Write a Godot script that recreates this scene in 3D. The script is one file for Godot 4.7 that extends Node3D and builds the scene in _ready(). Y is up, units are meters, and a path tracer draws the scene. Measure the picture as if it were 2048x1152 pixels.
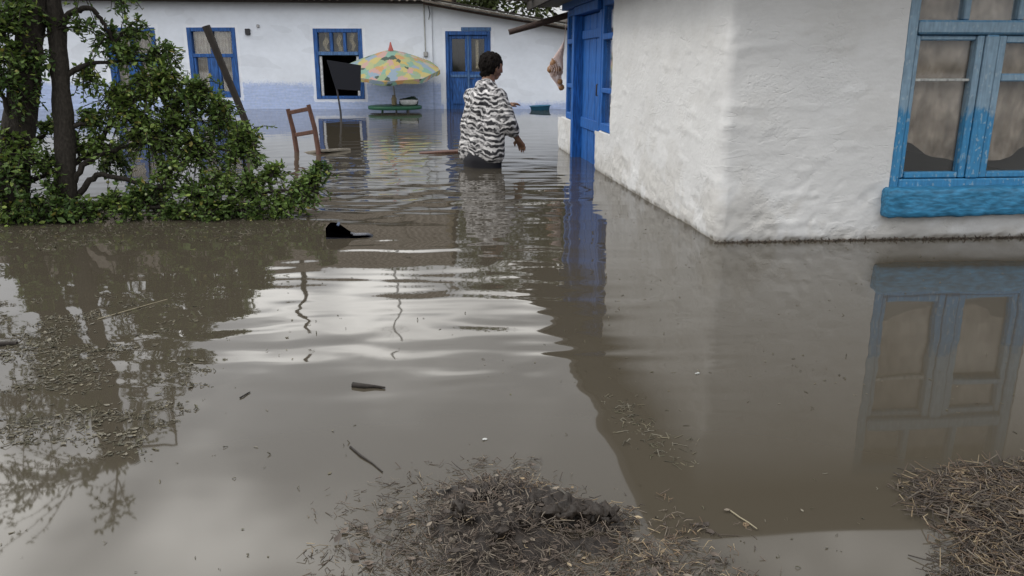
extends Node3D
# A flooded village yard: long whitewashed house behind, small plastered house on the right,
# fruit trees on the left, a person wading. The water surface is y = 0.

var rng := RandomNumberGenerator.new()
var taken := {}
var M := {}
var T := {}
var nz := FastNoiseLite.new()

# ---------------------------------------------------------------- mesh collector
class G:
	var V := PackedVector3Array()
	var N := PackedVector3Array()
	var U := PackedVector2Array()
	var K := PackedColorArray()
	var I := PackedInt32Array()
	var col := Color(1, 1, 1)

	func vert(p: Vector3, n: Vector3, uv := Vector2.ZERO) -> int:
		V.push_back(p); N.push_back(n); U.push_back(uv); K.push_back(col)
		return V.size() - 1

	func tri(a: int, b: int, c: int) -> void:
		if (V[b] - V[a]).cross(V[c] - V[a]).dot(N[a] + N[b] + N[c]) > 0.0:
			I.push_back(a); I.push_back(c); I.push_back(b)
		else:
			I.push_back(a); I.push_back(b); I.push_back(c)

	func face(pts: Array, away: Vector3) -> void:
		var n: Vector3 = (pts[1] - pts[0]).cross(pts[2] - pts[0]).normalized()
		if n.dot(away) < 0.0:
			n = -n
		var f := V.size()
		for p in pts:
			vert(p, n)
		for k in range(1, pts.size() - 1):
			tri(f, f + k, f + k + 1)

	# chamfered box
	func box(c: Vector3, size: Vector3, b := 0.004, bas := Basis()) -> void:
		var h := size * 0.5
		b = minf(b, minf(h.x, minf(h.y, h.z)) * 0.45)
		var pt = func(ax: int, sg: Array) -> Vector3:
			var v := Vector3()
			for k in 3:
				v[k] = sg[k] * (h[k] if k == ax else h[k] - b)
			return v
		var polys := []
		for ax in 3:
			var e := (ax + 1) % 3
			var g := (ax + 2) % 3
			for s in [-1, 1]:
				var q := []
				for w in [[-1, -1], [1, -1], [1, 1], [-1, 1]]:
					var sg := [0, 0, 0]
					sg[ax] = s; sg[e] = w[0]; sg[g] = w[1]
					q.append(pt.call(ax, sg))
				polys.append(q)
			for s in [-1, 1]:
				for s2 in [-1, 1]:
					var a1 := [0, 0, 0]
					a1[ax] = s; a1[e] = s2; a1[g] = -1
					var a2 := [0, 0, 0]
					a2[ax] = s; a2[e] = s2; a2[g] = 1
					polys.append([pt.call(ax, a1), pt.call(ax, a2), pt.call(e, a2), pt.call(e, a1)])
		for sx in [-1, 1]:
			for sy in [-1, 1]:
				for sz in [-1, 1]:
					var sg := [sx, sy, sz]
					polys.append([pt.call(0, sg), pt.call(1, sg), pt.call(2, sg)])
		for q in polys:
			var mid := Vector3()
			for p in q:
				mid += p
			var w := []
			for p in q:
				w.append(c + bas * p)
			face(w, bas * mid)

	func tube(pts: Array, radii: Array, sides := 8, wob := 0.0, flat := 1.0) -> void:
		var n := pts.size()
		var first := V.size()
		var up := Vector3(0.31, 0.2, 0.93)
		var run := 0.0
		for i in n:
			var d: Vector3 = (pts[mini(i + 1, n - 1)] - pts[maxi(i - 1, 0)]).normalized()
			if absf(d.dot(up)) > 0.95:
				up = Vector3(0.9, 0.3, 0.1)
			var a := d.cross(up).normalized()
			var b := a.cross(d).normalized()
			up = b
			if i > 0:
				run += pts[i].distance_to(pts[i - 1])
			for k in sides:
				var t := TAU * k / sides
				var o := a * cos(t) + b * sin(t) * flat
				var r: float = radii[i] * (1.0 + wob * sin(k * 2.3 + i * 1.7) + wob * sin(k * 5.1 + i * 0.9))
				vert(pts[i] + o * r, o.normalized(), Vector2(float(k) / sides, run))
		for i in n - 1:
			for k in sides:
				var p := first + i * sides + k
				var q := first + i * sides + (k + 1) % sides
				tri(p, q, q + sides)
				tri(p, q + sides, p + sides)
		for e in [0, n - 1]:
			var d2: Vector3 = (pts[0] - pts[1]) if e == 0 else (pts[n - 1] - pts[n - 2])
			var cc := vert(pts[e], d2.normalized())
			var ring := []
			for k in sides:
				ring.append(vert(V[first + e * sides + k], d2.normalized()))
			for k in sides:
				tri(cc, ring[k], ring[(k + 1) % sides])

	func lathe(prof: Array, sides: int, xf := Transform3D()) -> void:
		var first := V.size()
		var n := prof.size()
		for i in n:
			var d: Vector2 = (prof[mini(i + 1, n - 1)] - prof[maxi(i - 1, 0)]).normalized()
			for k in sides:
				var t := TAU * k / sides
				var nn := Vector3(cos(t) * d.y, -d.x, sin(t) * d.y)
				vert(xf * Vector3(cos(t) * prof[i].x, prof[i].y, sin(t) * prof[i].x), (xf.basis * nn).normalized())
		for i in n - 1:
			for k in sides:
				var p := first + i * sides + k
				var q := first + i * sides + (k + 1) % sides
				tri(p, q, q + sides)
				tri(p, q + sides, p + sides)

	# a sheet of points given row by row
	func sheet(rows: Array, side: Vector3, cols = null, skip = null) -> void:
		var nr := rows.size()
		var nc: int = rows[0].size()
		var first := V.size()
		for i in nr:
			for j in nc:
				var a: Vector3 = rows[i][mini(j + 1, nc - 1)] - rows[i][maxi(j - 1, 0)]
				var b: Vector3 = rows[mini(i + 1, nr - 1)][j] - rows[maxi(i - 1, 0)][j]
				var n := a.cross(b).normalized()
				if side != Vector3.ZERO and n.dot(side) < 0.0:
					n = -n
				if cols != null:
					col = cols[i][j]
				vert(rows[i][j], n, Vector2(float(j) / (nc - 1), float(i) / (nr - 1)))
		for i in nr - 1:
			for j in nc - 1:
				if skip != null and skip.call(i, j):
					continue
				var p := first + i * nc + j
				tri(p, p + 1, p + nc + 1)
				tri(p, p + nc + 1, p + nc)

	func done() -> ArrayMesh:
		var arr := []
		arr.resize(Mesh.ARRAY_MAX)
		arr[Mesh.ARRAY_VERTEX] = V
		arr[Mesh.ARRAY_NORMAL] = N
		arr[Mesh.ARRAY_TEX_UV] = U
		arr[Mesh.ARRAY_COLOR] = K
		arr[Mesh.ARRAY_INDEX] = I
		var m := ArrayMesh.new()
		m.add_surface_from_arrays(Mesh.PRIMITIVE_TRIANGLES, arr)
		return m

# ---------------------------------------------------------------- scene helpers
func numbered(called: String) -> String:
	if not taken.has(called):
		taken[called] = 0
		return called
	taken[called] += 1
	return "%s_%03d" % [called, taken[called]]

func thing(called: String, label: String, category: String, at := Vector3.ZERO, group := "") -> Node3D:
	var o := Node3D.new()
	o.name = numbered(called)
	add_child(o)
	o.position = at
	o.set_meta("label", label)
	o.set_meta("category", category)
	if group:
		o.set_meta("group", group)
	return o

func part(called: String, mesh: Mesh, m: Material, parent: Node, xf := Transform3D()) -> MeshInstance3D:
	var o := MeshInstance3D.new()
	o.name = called
	o.mesh = mesh
	o.material_override = m
	o.transform = xf
	parent.add_child(o, true)
	return o

func single(called: String, mesh: Mesh, m: Material, label: String, category: String, xf := Transform3D(), group := "") -> MeshInstance3D:
	var o := part(numbered(called), mesh, m, self, xf)
	o.set_meta("label", label)
	o.set_meta("category", category)
	if group:
		o.set_meta("group", group)
	return o

func bx(size: Vector3, b := 0.004) -> ArrayMesh:
	var g := G.new()
	g.box(Vector3.ZERO, size, b)
	return g.done()

func bar(called: String, lo: Vector3, hi: Vector3, m: Material, parent: Node, b := 0.005) -> MeshInstance3D:
	return part(called, bx(hi - lo, b), m, parent, Transform3D(Basis(), (lo + hi) * 0.5))

func lin(r: float, g: float, b: float) -> Color:
	return Color(r, g, b).linear_to_srgb()

func noise_tex(freq: float, lo: Color, hi: Color, sd := 1, oct := 4, size := 512) -> NoiseTexture2D:
	var f := FastNoiseLite.new()
	f.noise_type = FastNoiseLite.TYPE_SIMPLEX_SMOOTH
	f.frequency = freq
	f.fractal_octaves = oct
	f.seed = sd
	var t := NoiseTexture2D.new()
	t.width = size
	t.height = size
	t.seamless = true
	t.noise = f
	var gr := Gradient.new()
	gr.set_color(0, lo)
	gr.set_color(1, hi)
	t.color_ramp = gr
	return t

func mat(color: Color, rough := 0.8, tex: Texture2D = null, scale := Vector3.ONE, relief: Texture2D = null, depth := 0.0) -> StandardMaterial3D:
	var m := StandardMaterial3D.new()
	m.albedo_color = color
	m.roughness = rough
	m.metallic_specular = 0.4
	if tex or relief:
		m.uv1_triplanar = true
		m.uv1_world_triplanar = true
		m.uv1_scale = scale
	if tex:
		m.albedo_texture = tex
	if relief:
		m.heightmap_enabled = true
		m.heightmap_texture = relief
		m.heightmap_scale = depth
	return m

func frame_at(o: Vector2, along: Vector2) -> Transform3D:
	var x := Vector3(along.x, 0, along.y).normalized()
	return Transform3D(Basis(x, Vector3.UP, x.cross(Vector3.UP)), Vector3(o.x, 0, o.y))

func n3(x: float, y: float, z: float) -> float:
	return nz.get_noise_3d(x, y, z)

# round stone-like box with an uneven skin
func lumpy(size: Vector3, step: float, amp: float, freq: float, round_by: float, sd: Vector3) -> ArrayMesh:
	var g := G.new()
	var h := size * 0.5
	for ax in 3:
		var e := (ax + 1) % 3
		var f := (ax + 2) % 3
		var ne := maxi(2, int(size[e] / step))
		var nf := maxi(2, int(size[f] / step))
		for s in [-1, 1]:
			var rows := []
			for i in nf + 1:
				var row := []
				for j in ne + 1:
					var p := Vector3()
					p[ax] = s * h[ax]
					p[e] = lerpf(-h[e], h[e], float(j) / ne)
					p[f] = lerpf(-h[f], h[f], float(i) / nf)
					var core := Vector3(clampf(p.x, -h.x + round_by, h.x - round_by), clampf(p.y, -h.y + round_by, h.y - round_by), clampf(p.z, -h.z + round_by, h.z - round_by))
					var n := (p - core).normalized()
					p = core + n * round_by
					var w := (p + sd) * freq
					p += n * (n3(w.x, w.y, w.z) * amp + n3(w.x * 3.1, w.y * 3.1, w.z * 3.1) * amp * 0.4)
					row.append(p)
				rows.append(row)
			var side := Vector3()
			side[ax] = s
			g.sheet(rows, side)
	return g.done()

# ---------------------------------------------------------------- camera, sky, light
func camera_and_light() -> void:
	var cam := Camera3D.new()
	cam.name = "camera"
	cam.position = Vector3(0, 0.9, 0)
	cam.rotation_degrees.x = -15.675
	cam.fov = 39.598
	cam.near = 0.05
	cam.far = 600.0
	add_child(cam)
	cam.current = true

	var f := FastNoiseLite.new()
	f.noise_type = FastNoiseLite.TYPE_SIMPLEX_SMOOTH
	f.fractal_octaves = 5
	f.frequency = 1.0
	f.seed = 284
	var w := 768
	var h := 384
	var im := Image.create(w, h, false, Image.FORMAT_RGBF)
	for j in h:
		var el := (0.5 - (j + 0.5) / h) * PI
		for i in w:
			var az := (i + 0.5) / w * TAU
			var d := Vector3(sin(az) * cos(el), sin(el), -cos(az) * cos(el))
			var k := 1.0 / (maxf(d.y, 0.0) + 0.22)
			var q := Vector2(d.x * k, d.z * k)
			var a := f.get_noise_2d(q.x * 1.2 + 3.1, q.y * 1.2 + 1.7)
			var b := f.get_noise_2d(q.x * 0.45 + 9.0, q.y * 0.45 - 4.0)
			var t := smoothstep(-0.45, 0.5, a * 0.8 + b * 0.6)
			var c := Color(0.98, 1.0, 1.04).lerp(Color(3.3, 3.25, 3.15), pow(t, 2.4))
			# an overcast sky is brighter overhead than at the horizon
			c = c * (0.66 + 0.80 * maxf(d.y, 0.0))
			# the cloud deck thins towards the sun's side and thickens away from it
			c = c * (1.10 - 0.52 * smoothstep(-0.15, 0.70, d.dot(Vector3(0.94, 0.0, -0.34))))
			im.set_pixel(i, j, c if d.y > -0.02 else Color(0.25, 0.24, 0.21))
	var pano := PanoramaSkyMaterial.new()
	pano.panorama = ImageTexture.create_from_image(im)
	var sky := Sky.new()
	sky.sky_material = pano
	var env := Environment.new()
	env.background_mode = Environment.BG_SKY
	env.sky = sky
	env.background_energy_multiplier = 1.0
	env.tonemap_mode = Environment.TONE_MAPPER_LINEAR
	env.tonemap_exposure = 1.05
	env.sdfgi_enabled = true
	env.ssao_enabled = true
	env.ssil_enabled = true
	var we := WorldEnvironment.new()
	we.environment = env
	we.name = "world_environment"
	add_child(we)

	var sun := DirectionalLight3D.new()
	sun.name = "sun"
	sun.light_color = Color(1.0, 0.97, 0.92)
	sun.light_energy = 0.26
	sun.light_angular_distance = 14.0
	sun.shadow_enabled = true
	sun.rotation_degrees = Vector3(-46, -70, 0)
	add_child(sun)

# ---------------------------------------------------------------- materials
func materials() -> void:
	T.blotch = noise_tex(0.006, Color(0.88, 0.875, 0.865), Color(1, 1, 1), 3, 5)
	T.grain = noise_tex(0.03, Color(0.72, 0.72, 0.72), Color(1, 1, 1), 8, 4)
	T.streak = noise_tex(0.02, Color(0.55, 0.55, 0.55), Color(1, 1, 1), 5, 5)
	T.cloth = noise_tex(0.009, Color(0.55, 0.52, 0.48), Color(1, 1, 1), 17, 5)
	T.mud = noise_tex(0.02, Color(0.45, 0.42, 0.40), Color(1, 1, 1), 31, 5)

	# limewashed clay render, one 2.2 m patch: trowel ledges, short cracks, pits and brush marks
	var hp := Image.create(900, 900, false, Image.FORMAT_RF)
	var cp := Image.create(900, 900, false, Image.FORMAT_RGB8)
	for j in 900:
		for i in 900:
			var x := 2.2 * i / 900.0
			var y := 2.2 * j / 900.0
			var coarse := nz.get_noise_2d(x * 5.0, y * 7.0)
			var ledge := nz.get_noise_2d(x * 2.6 + 40.0, y * 10.0)
			var fine := nz.get_noise_2d(x * 38.0, y * 46.0)
			var h := 0.55 + 0.10 * coarse + 0.07 * fine
			var laid := smoothstep(0.05, 0.35, nz.get_noise_2d(x * 1.9 + 15.0, y * 2.3 + 33.0))
			h += laid * (0.17 * smoothstep(0.26, 0.31, ledge) - 0.14 * smoothstep(0.31, 0.62, ledge))
			h += 0.12 * nz.get_noise_2d(x * 11.0 + 7.0, y * 19.0) + 0.05 * ledge
			var rough := smoothstep(0.0, 0.4, nz.get_noise_2d(x * 2.2 + 9.0, y * 2.6 + 5.0))
			var grit := nz.get_noise_2d(x * 90.0 + 3.0, y * 90.0)
			h += rough * (0.10 * fine + 0.10 * grit)
			var crack := absf(nz.get_noise_2d(x * 3.0 - 20.0 + 0.25 * coarse, y * 9.0 + 60.0))
			var where := smoothstep(0.22, 0.34, nz.get_noise_2d(x * 2.7 + 80.0, y * 3.1))
			var slit := smoothstep(0.020, 0.006, crack) * where
			h -= 0.30 * slit
			var pit := smoothstep(0.50, 0.56, nz.get_noise_2d(x * 26.0 + 11.0, y * 30.0 - 40.0))
			h -= 0.22 * pit * rough
			hp.set_pixel(i, j, Color(clampf(h, 0.0, 1.0), 0, 0))
			var k := 0.93 + 0.05 * nz.get_noise_2d(x * 1.6, y * 2.4 + 9.0) + 0.03 * nz.get_noise_2d(x * 9.0, y * 40.0) + 0.02 * grit
			var c := Color(k, k * 0.998, k * 0.992)
			cp.set_pixel(i, j, c.linear_to_srgb())
	M.near_wall = mat(lin(0.555, 0.56, 0.565), 0.92, ImageTexture.create_from_image(cp), Vector3.ONE / 2.2, ImageTexture.create_from_image(hp), 0.6)
	M.near_wall.uv1_offset = Vector3(0.1, 0.0, -0.1423)
	M.near_wall.uv1_triplanar_sharpness = 6.0
	M.near_wall.vertex_color_use_as_albedo = true
	M.blue_door = mat(lin(0.016, 0.150, 0.54), 0.6, T.streak, Vector3(5, 0.5, 5), T.streak, 0.12)
	M.blue_far = mat(lin(0.03, 0.13, 0.42), 0.55, T.streak, Vector3(3, 0.4, 3))
	M.blue_far_pale = mat(lin(0.10, 0.22, 0.46), 0.6, T.streak, Vector3(3, 0.4, 3))
	M.blue_sill = mat(lin(0.045, 0.25, 0.46), 0.5, T.streak, Vector3(1.2, 5, 5), T.streak, 0.25)
	M.grey_wood = mat(lin(0.22, 0.22, 0.20), 0.85, T.streak, Vector3(6, 0.7, 6))
	M.white_paint = mat(lin(0.74, 0.76, 0.78), 0.55, T.grain, Vector3(1, 1, 1))
	M.off_white = mat(lin(0.55, 0.56, 0.54), 0.6, T.streak, Vector3(3, 0.6, 3))
	M.dark_wood = mat(lin(0.030, 0.024, 0.020), 0.8, T.streak, Vector3(6, 1.0, 6), T.streak, 0.2)
	M.red_wood = mat(lin(0.135, 0.062, 0.042), 0.6, T.streak, Vector3(5, 1.0, 5), T.streak, 0.1)
	M.brown_pole = mat(lin(0.065, 0.04, 0.032), 0.7, T.streak, Vector3(4, 4, 4))
	M.slate = mat(lin(0.22, 0.195, 0.17), 0.9, T.mud, Vector3(0.7, 0.7, 0.7), T.grain, 0.2)
	M.slate_pale = mat(lin(0.30, 0.29, 0.26), 0.9, T.mud, Vector3(0.9, 0.9, 0.9), T.grain, 0.2)
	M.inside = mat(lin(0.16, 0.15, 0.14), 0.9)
	M.curtain = mat(lin(0.31, 0.265, 0.215), 0.95, T.cloth, Vector3(2.2, 1.3, 2.2), T.grain, 0.15)
	M.lace = mat(lin(0.52, 0.49, 0.44), 0.95, T.cloth, Vector3(3, 1.0, 3))
	M.bark = mat(lin(0.035, 0.030, 0.024), 0.9, T.mud, Vector3(7, 2.2, 7), T.mud, 1.2)
	M.tan = mat(lin(0.36, 0.30, 0.20), 0.9, T.mud, Vector3(0.6, 0.6, 0.6))
	M.ground = mat(lin(0.06, 0.05, 0.035), 0.95, T.mud, Vector3(0.5, 0.5, 0.5))
	M.mudbank = mat(lin(0.034, 0.026, 0.020), 0.6, T.mud, Vector3(4, 4, 4), T.grain, 0.6)
	M.rubber = mat(lin(0.010, 0.011, 0.015), 0.6)
	M.rubber.metallic_specular = 0.2
	M.teal = mat(lin(0.02, 0.10, 0.17), 0.6)
	M.green = mat(lin(0.02, 0.11, 0.06), 0.4, T.grain, Vector3(2, 2, 2))
	M.black_green = mat(lin(0.012, 0.030, 0.022), 0.35)
	M.metal = mat(lin(0.30, 0.30, 0.30), 0.4)
	M.metal.metallic = 0.7
	M.dark_metal = mat(lin(0.03, 0.03, 0.035), 0.5)
	M.glass = StandardMaterial3D.new()
	M.glass.transparency = BaseMaterial3D.TRANSPARENCY_ALPHA
	M.glass.albedo_color = Color(0.5, 0.5, 0.48, 0.035)
	M.glass.roughness = 0.04
	var wet := Image.create(512, 512, false, Image.FORMAT_RGB8)
	var dry := Color(0.185, 0.285, 0.375)
	var soaked := Color(0.03, 0.20, 0.40)
	for j in 512:
		for i in 512:
			# v runs down with minus the height over two metres
			var y := 2.0 - (j + 0.5) / 256.0
			var x := i / 256.0
			var edge := 0.655 + 0.05 * nz.get_noise_2d(x * 9.0, 3.0) + 0.025 * nz.get_noise_2d(x * 40.0, y * 9.0)
			var share := 1.0 - smoothstep(edge - 0.02, edge + 0.015, y)
			var k := 0.84 + 0.22 * nz.get_noise_2d(x * 60.0, y * 6.0) + 0.12 * nz.get_noise_2d(x * 22.0, y * 22.0)
			var c := dry.lerp(soaked, share) * k
			if nz.get_noise_2d(x * 35.0 + 50.0, y * 20.0) > 0.52 - 0.1 * share:
				c = c.lerp(Color(0.30, 0.36, 0.40), 0.55)
			c.a = 1.0
			wet.set_pixel(i, j, c.linear_to_srgb())
	M.blue_window = StandardMaterial3D.new()
	M.blue_window.albedo_texture = ImageTexture.create_from_image(wet)
	M.blue_window.uv1_triplanar = true
	M.blue_window.uv1_world_triplanar = true
	M.blue_window.uv1_scale = Vector3(0.5, 0.5, 0.5)
	M.blue_window.roughness = 0.55
	M.blue_window.heightmap_enabled = true
	M.blue_window.heightmap_texture = ImageTexture.create_from_image(wet)
	M.blue_window.heightmap_scale = 0.3

# ---------------------------------------------------------------- ground and water
func wave(x: float, z: float) -> float:
	var d := -z
	var s := 0.0022
	s = lerpf(s, 0.019, smoothstep(1.7, 2.6, d))
	s = lerpf(s, 0.012, smoothstep(3.0, 3.7, d))
	s = lerpf(s, 0.032, smoothstep(4.3, 5.4, d))
	s = lerpf(s, 0.018, smoothstep(7.6, 9.5, d))
	s = lerpf(s, 0.009, smoothstep(10.0, 14.0, d))
	s *= lerpf(0.30, 1.0, smoothstep(-2.3, -0.9, x + 0.10 * (d - 4.0)))
	s *= lerpf(1.0, 0.22, smoothstep(0.36, 1.05, x + 0.05 * (d - 3.0)))
	var px := x + 0.28
	var pz := z + 7.3
	var r := sqrt(px * px + pz * pz)
	var wr := 0.35 * nz.get_noise_2d(x * 0.55, z * 0.55) + 0.12 * nz.get_noise_2d(x * 1.6 + 40.0, z * 1.6)
	var lam := 0.46
	var y := 0.55 * sin(TAU * (r + wr) / lam) * lam
	var r2 := sqrt((x + 5.0) * (x + 5.0) + (z + 9.5) * (z + 9.5))
	y += 0.30 * sin(TAU * (r2 + wr * 1.3) / 0.31) * 0.31
	y += 0.40 * sin(TAU * (z + 0.22 * x + wr * 1.6) / 0.62) * 0.62
	y += 0.9 * nz.get_noise_2d(x * 1.1 + 7.0, z * 4.5) * 0.5
	y += 0.30 * nz.get_noise_2d(x * 3.0 + 70.0, z * 9.0) * 0.25
	# short choppy wavelets about the wader, broken into patches
	var chop := smoothstep(4.2, 5.6, d) * smoothstep(12.5, 8.0, d) * smoothstep(-3.0, -1.6, x) * smoothstep(1.2, 0.5, x)
	y += 0.55 * chop * sin(TAU * (r + wr * 0.8 + 0.10 * nz.get_noise_2d(x * 3.0, z * 5.0)) / 0.17) * 0.17 * (0.6 + nz.get_noise_2d(x * 1.4 + 33.0, z * 2.2))
	# longer loose undulation nearer the camera
	var loose := smoothstep(1.5, 2.1, d) * smoothstep(3.4, 2.6, d) * smoothstep(-1.2, -0.4, x)
	y += 0.5 * loose * sin(TAU * (z + 0.10 * x + 0.30 * nz.get_noise_2d(x * 1.2 + 5.0, z * 1.5)) / 0.30) * 0.30
	return y * s / TAU

func setting() -> void:
	var gm := G.new()
	gm.face([Vector3(-250, -0.82, 60), Vector3(250, -0.82, 60), Vector3(250, -0.82, -400), Vector3(-250, -0.82, -400)], Vector3.UP)
	part("ground", gm.done(), M.ground, self).set_meta("kind", "structure")

	var zs := PackedFloat32Array()
	var d := 0.7
	while d < 19.0:
		zs.push_back(-d)
		d += clampf(0.0048 * d, 0.010, 0.042)
	zs.push_back(-19.0)
	var xs := PackedFloat32Array()
	for i in 301:
		xs.push_back(lerpf(-8.0, 4.0, i / 300.0))
	var nr := zs.size()
	var nc := xs.size()
	var V := PackedVector3Array()
	var N := PackedVector3Array()
	V.resize(nr * nc)
	N.resize(nr * nc)
	for i in nr:
		for j in nc:
			var x := xs[j]
			var z := zs[i]
			var fade := smoothstep(0.0, 0.15, x + 8.0) * smoothstep(0.0, 0.15, 4.0 - x) * smoothstep(0.0, 0.2, z + 19.0) * smoothstep(0.0, 0.2, -0.7 - z)
			V[i * nc + j] = Vector3(x, wave(x, z) * fade, z)
	for i in nr:
		for j in nc:
			var a := V[i * nc + mini(j + 1, nc - 1)] - V[i * nc + maxi(j - 1, 0)]
			var b := V[mini(i + 1, nr - 1) * nc + j] - V[maxi(i - 1, 0) * nc + j]
			N[i * nc + j] = a.cross(b).normalized()
	if N[nc * 5 + 5].y < 0.0:
		for i in N.size():
			N[i] = -N[i]
	var g := G.new()
	g.V = V
	g.N = N
	g.U.resize(V.size())
	g.K.resize(V.size())
	g.K.fill(Color(1, 1, 1))
	for i in nr - 1:
		for j in nc - 1:
			var p := i * nc + j
			g.tri(p, p + 1, p + nc + 1)
			g.tri(p, p + nc + 1, p + nc)
	for q in [[-250, -8, 60, -400], [4, 250, 60, -400], [-8, 4, 60, -0.7], [-8, 4, -19, -400]]:
		g.face([Vector3(q[0], 0, q[2]), Vector3(q[1], 0, q[2]), Vector3(q[1], 0, q[3]), Vector3(q[0], 0, q[3])], Vector3.UP)
	M.water = StandardMaterial3D.new()
	M.water.albedo_color = lin(0.050, 0.043, 0.032)
	M.water.roughness = 0.03
	M.water.metallic_specular = 0.45
	part("flood_water", g.done(), M.water, self).set_meta("kind", "structure")

# ---------------------------------------------------------------- roofs
# corrugated sheet: x across, y up the slope, z out of the roof; top(x) cuts the upper end
func corrugated(x0: float, x1: float, y0: float, top: Callable, amp := 0.022, pitch := 0.15) -> ArrayMesh:
	var g := G.new()
	var step := pitch / 8.0
	var n := int(round((x1 - x0) / step))
	var lower := []
	var upper := []
	for j in n + 1:
		var x := x0 + (x1 - x0) * j / n
		var w := amp * sin(TAU * x / pitch)
		var yt: float = maxf(y0 + 0.02, top.call(x))
		lower.append([Vector3(x, y0, w), Vector3(x, y0, w - 0.008)])
		upper.append([Vector3(x, yt, w), Vector3(x, yt, w - 0.008)])
	for layer in 2:
		var a := []
		var b := []
		for j in n + 1:
			a.append(lower[j][layer])
			b.append(upper[j][layer])
		g.sheet([a, b], Vector3(0, 0, 1 if layer == 0 else -1))
	for ends in [lower, upper]:
		var a := []
		var b := []
		for j in n + 1:
			a.append(ends[j][0])
			b.append(ends[j][1])
		g.sheet([a, b], Vector3(0, -1 if ends == lower else 1, 0))
	return g.done()

func slope_frame(o: Vector3, along: Vector3, inward: Vector3, deg: float) -> Transform3D:
	var up := (inward.normalized() * cos(deg_to_rad(deg)) + Vector3.UP * sin(deg_to_rad(deg))).normalized()
	var x := along.normalized()
	return Transform3D(Basis(x, up, x.cross(up).normalized()), o)

# ---------------------------------------------------------------- near house
const CX := 1.06
const CZ := -4.087
var dF := Vector2(0.9968, -0.0806)
var dL := Vector2(-0.112, -0.9937)

func plaster_skin(path: Array, ys: Array, hole: Callable, top_y: float) -> ArrayMesh:
	# path: [point (x,z), outward normal (x,z), distance]
	var g := G.new()
	var rows := []
	var cols := []
	for y in ys:
		var row := []
		var crow := []
		for q in path:
			var p := Vector3(q[0].x, y, q[0].y)
			var n := Vector3(q[1].x, 0, q[1].y)
			var u: float = q[2]
			var b := n3(p.x * 1.4, y * 1.9, p.z * 1.4) * 0.008
			b += n3(p.x * 4.5 + 9.0, y * 9.0, p.z * 4.5) * 0.0022
			b += n3(p.x * 14.0 + 5.0, y * 22.0, p.z * 14.0) * 0.0010
			# trowel ridges that run along the wall, where the render was laid on unevenly
			var ridge := n3(p.x * 2.2 + 31.0, y * 11.0, p.z * 2.2)
			b += 0.0045 * smoothstep(0.40, 0.43, ridge) - 0.004 * smoothstep(0.030, 0.0, absf(n3(p.x * 1.3 + 11.0, y * 6.0, p.z * 1.3 + 3.0))) * smoothstep(0.10, 0.3, n3(p.x * 1.1, y * 1.7 + 30.0, p.z * 1.1))
			# flaked and crumbled low down
			var low := smoothstep(0.55, 0.05, y)
			b += low * 0.0035 * n3(p.x * 11.0, y * 13.0 + 20.0, p.z * 11.0)
			b -= low * 0.005 * smoothstep(0.22, 0.34, n3(p.x * 7.0 + 3.0, y * 9.0, p.z * 7.0))
			# nibbled corner
			var near_corner := exp(-u * u / 0.006)
			b += near_corner * 0.014 * n3(1.0, y * 3.0, 2.0)
			b += -0.012 * smoothstep(0.03, -0.01, y + 0.02 * n3(p.x * 20.0, 0.0, p.z * 20.0))
			row.append(p + n * b)
			# stains: ochre clay showing through, damp grey at the foot
			var st := smoothstep(0.02, 0.42, n3(p.x * 1.7 + 60.0, y * 2.6, p.z * 1.7) + 0.45 * low + 0.35 * n3(p.x * 12.0, y * 12.0, p.z * 12.0) - 0.16)
			var c := Color(1, 1, 1).lerp(Color(0.80, 0.775, 0.735), st * lerpf(0.22, 0.70, low))
			var gry := smoothstep(0.1, 0.5, n3(p.x * 2.4 - 20.0, y * 3.0, p.z * 2.4) + 0.3 * n3(p.x * 16.0, y * 16.0, p.z * 16.0))
			c = c.lerp(Color(0.80, 0.80, 0.80), gry * 0.15)
			var wl := 0.014 + 0.016 * n3(p.x * 9.0, 5.0, p.z * 9.0) + 0.012 * n3(p.x * 40.0, y * 40.0, p.z * 40.0)
			c = c.lerp(Color(0.30, 0.27, 0.22), smoothstep(wl + 0.006, wl - 0.006, y) * 0.8)
			crow.append(c)
		rows.append(row)
		cols.append(crow)
	g.sheet(rows, Vector3.ZERO, cols, hole)
	# outward normals
	for i in g.N.size():
		var j: int = i % path.size()
		if g.N[i].dot(Vector3(path[j][1].x, 0, path[j][1].y)) < 0.0:
			g.N[i] = -g.N[i]
	return g.done()

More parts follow.
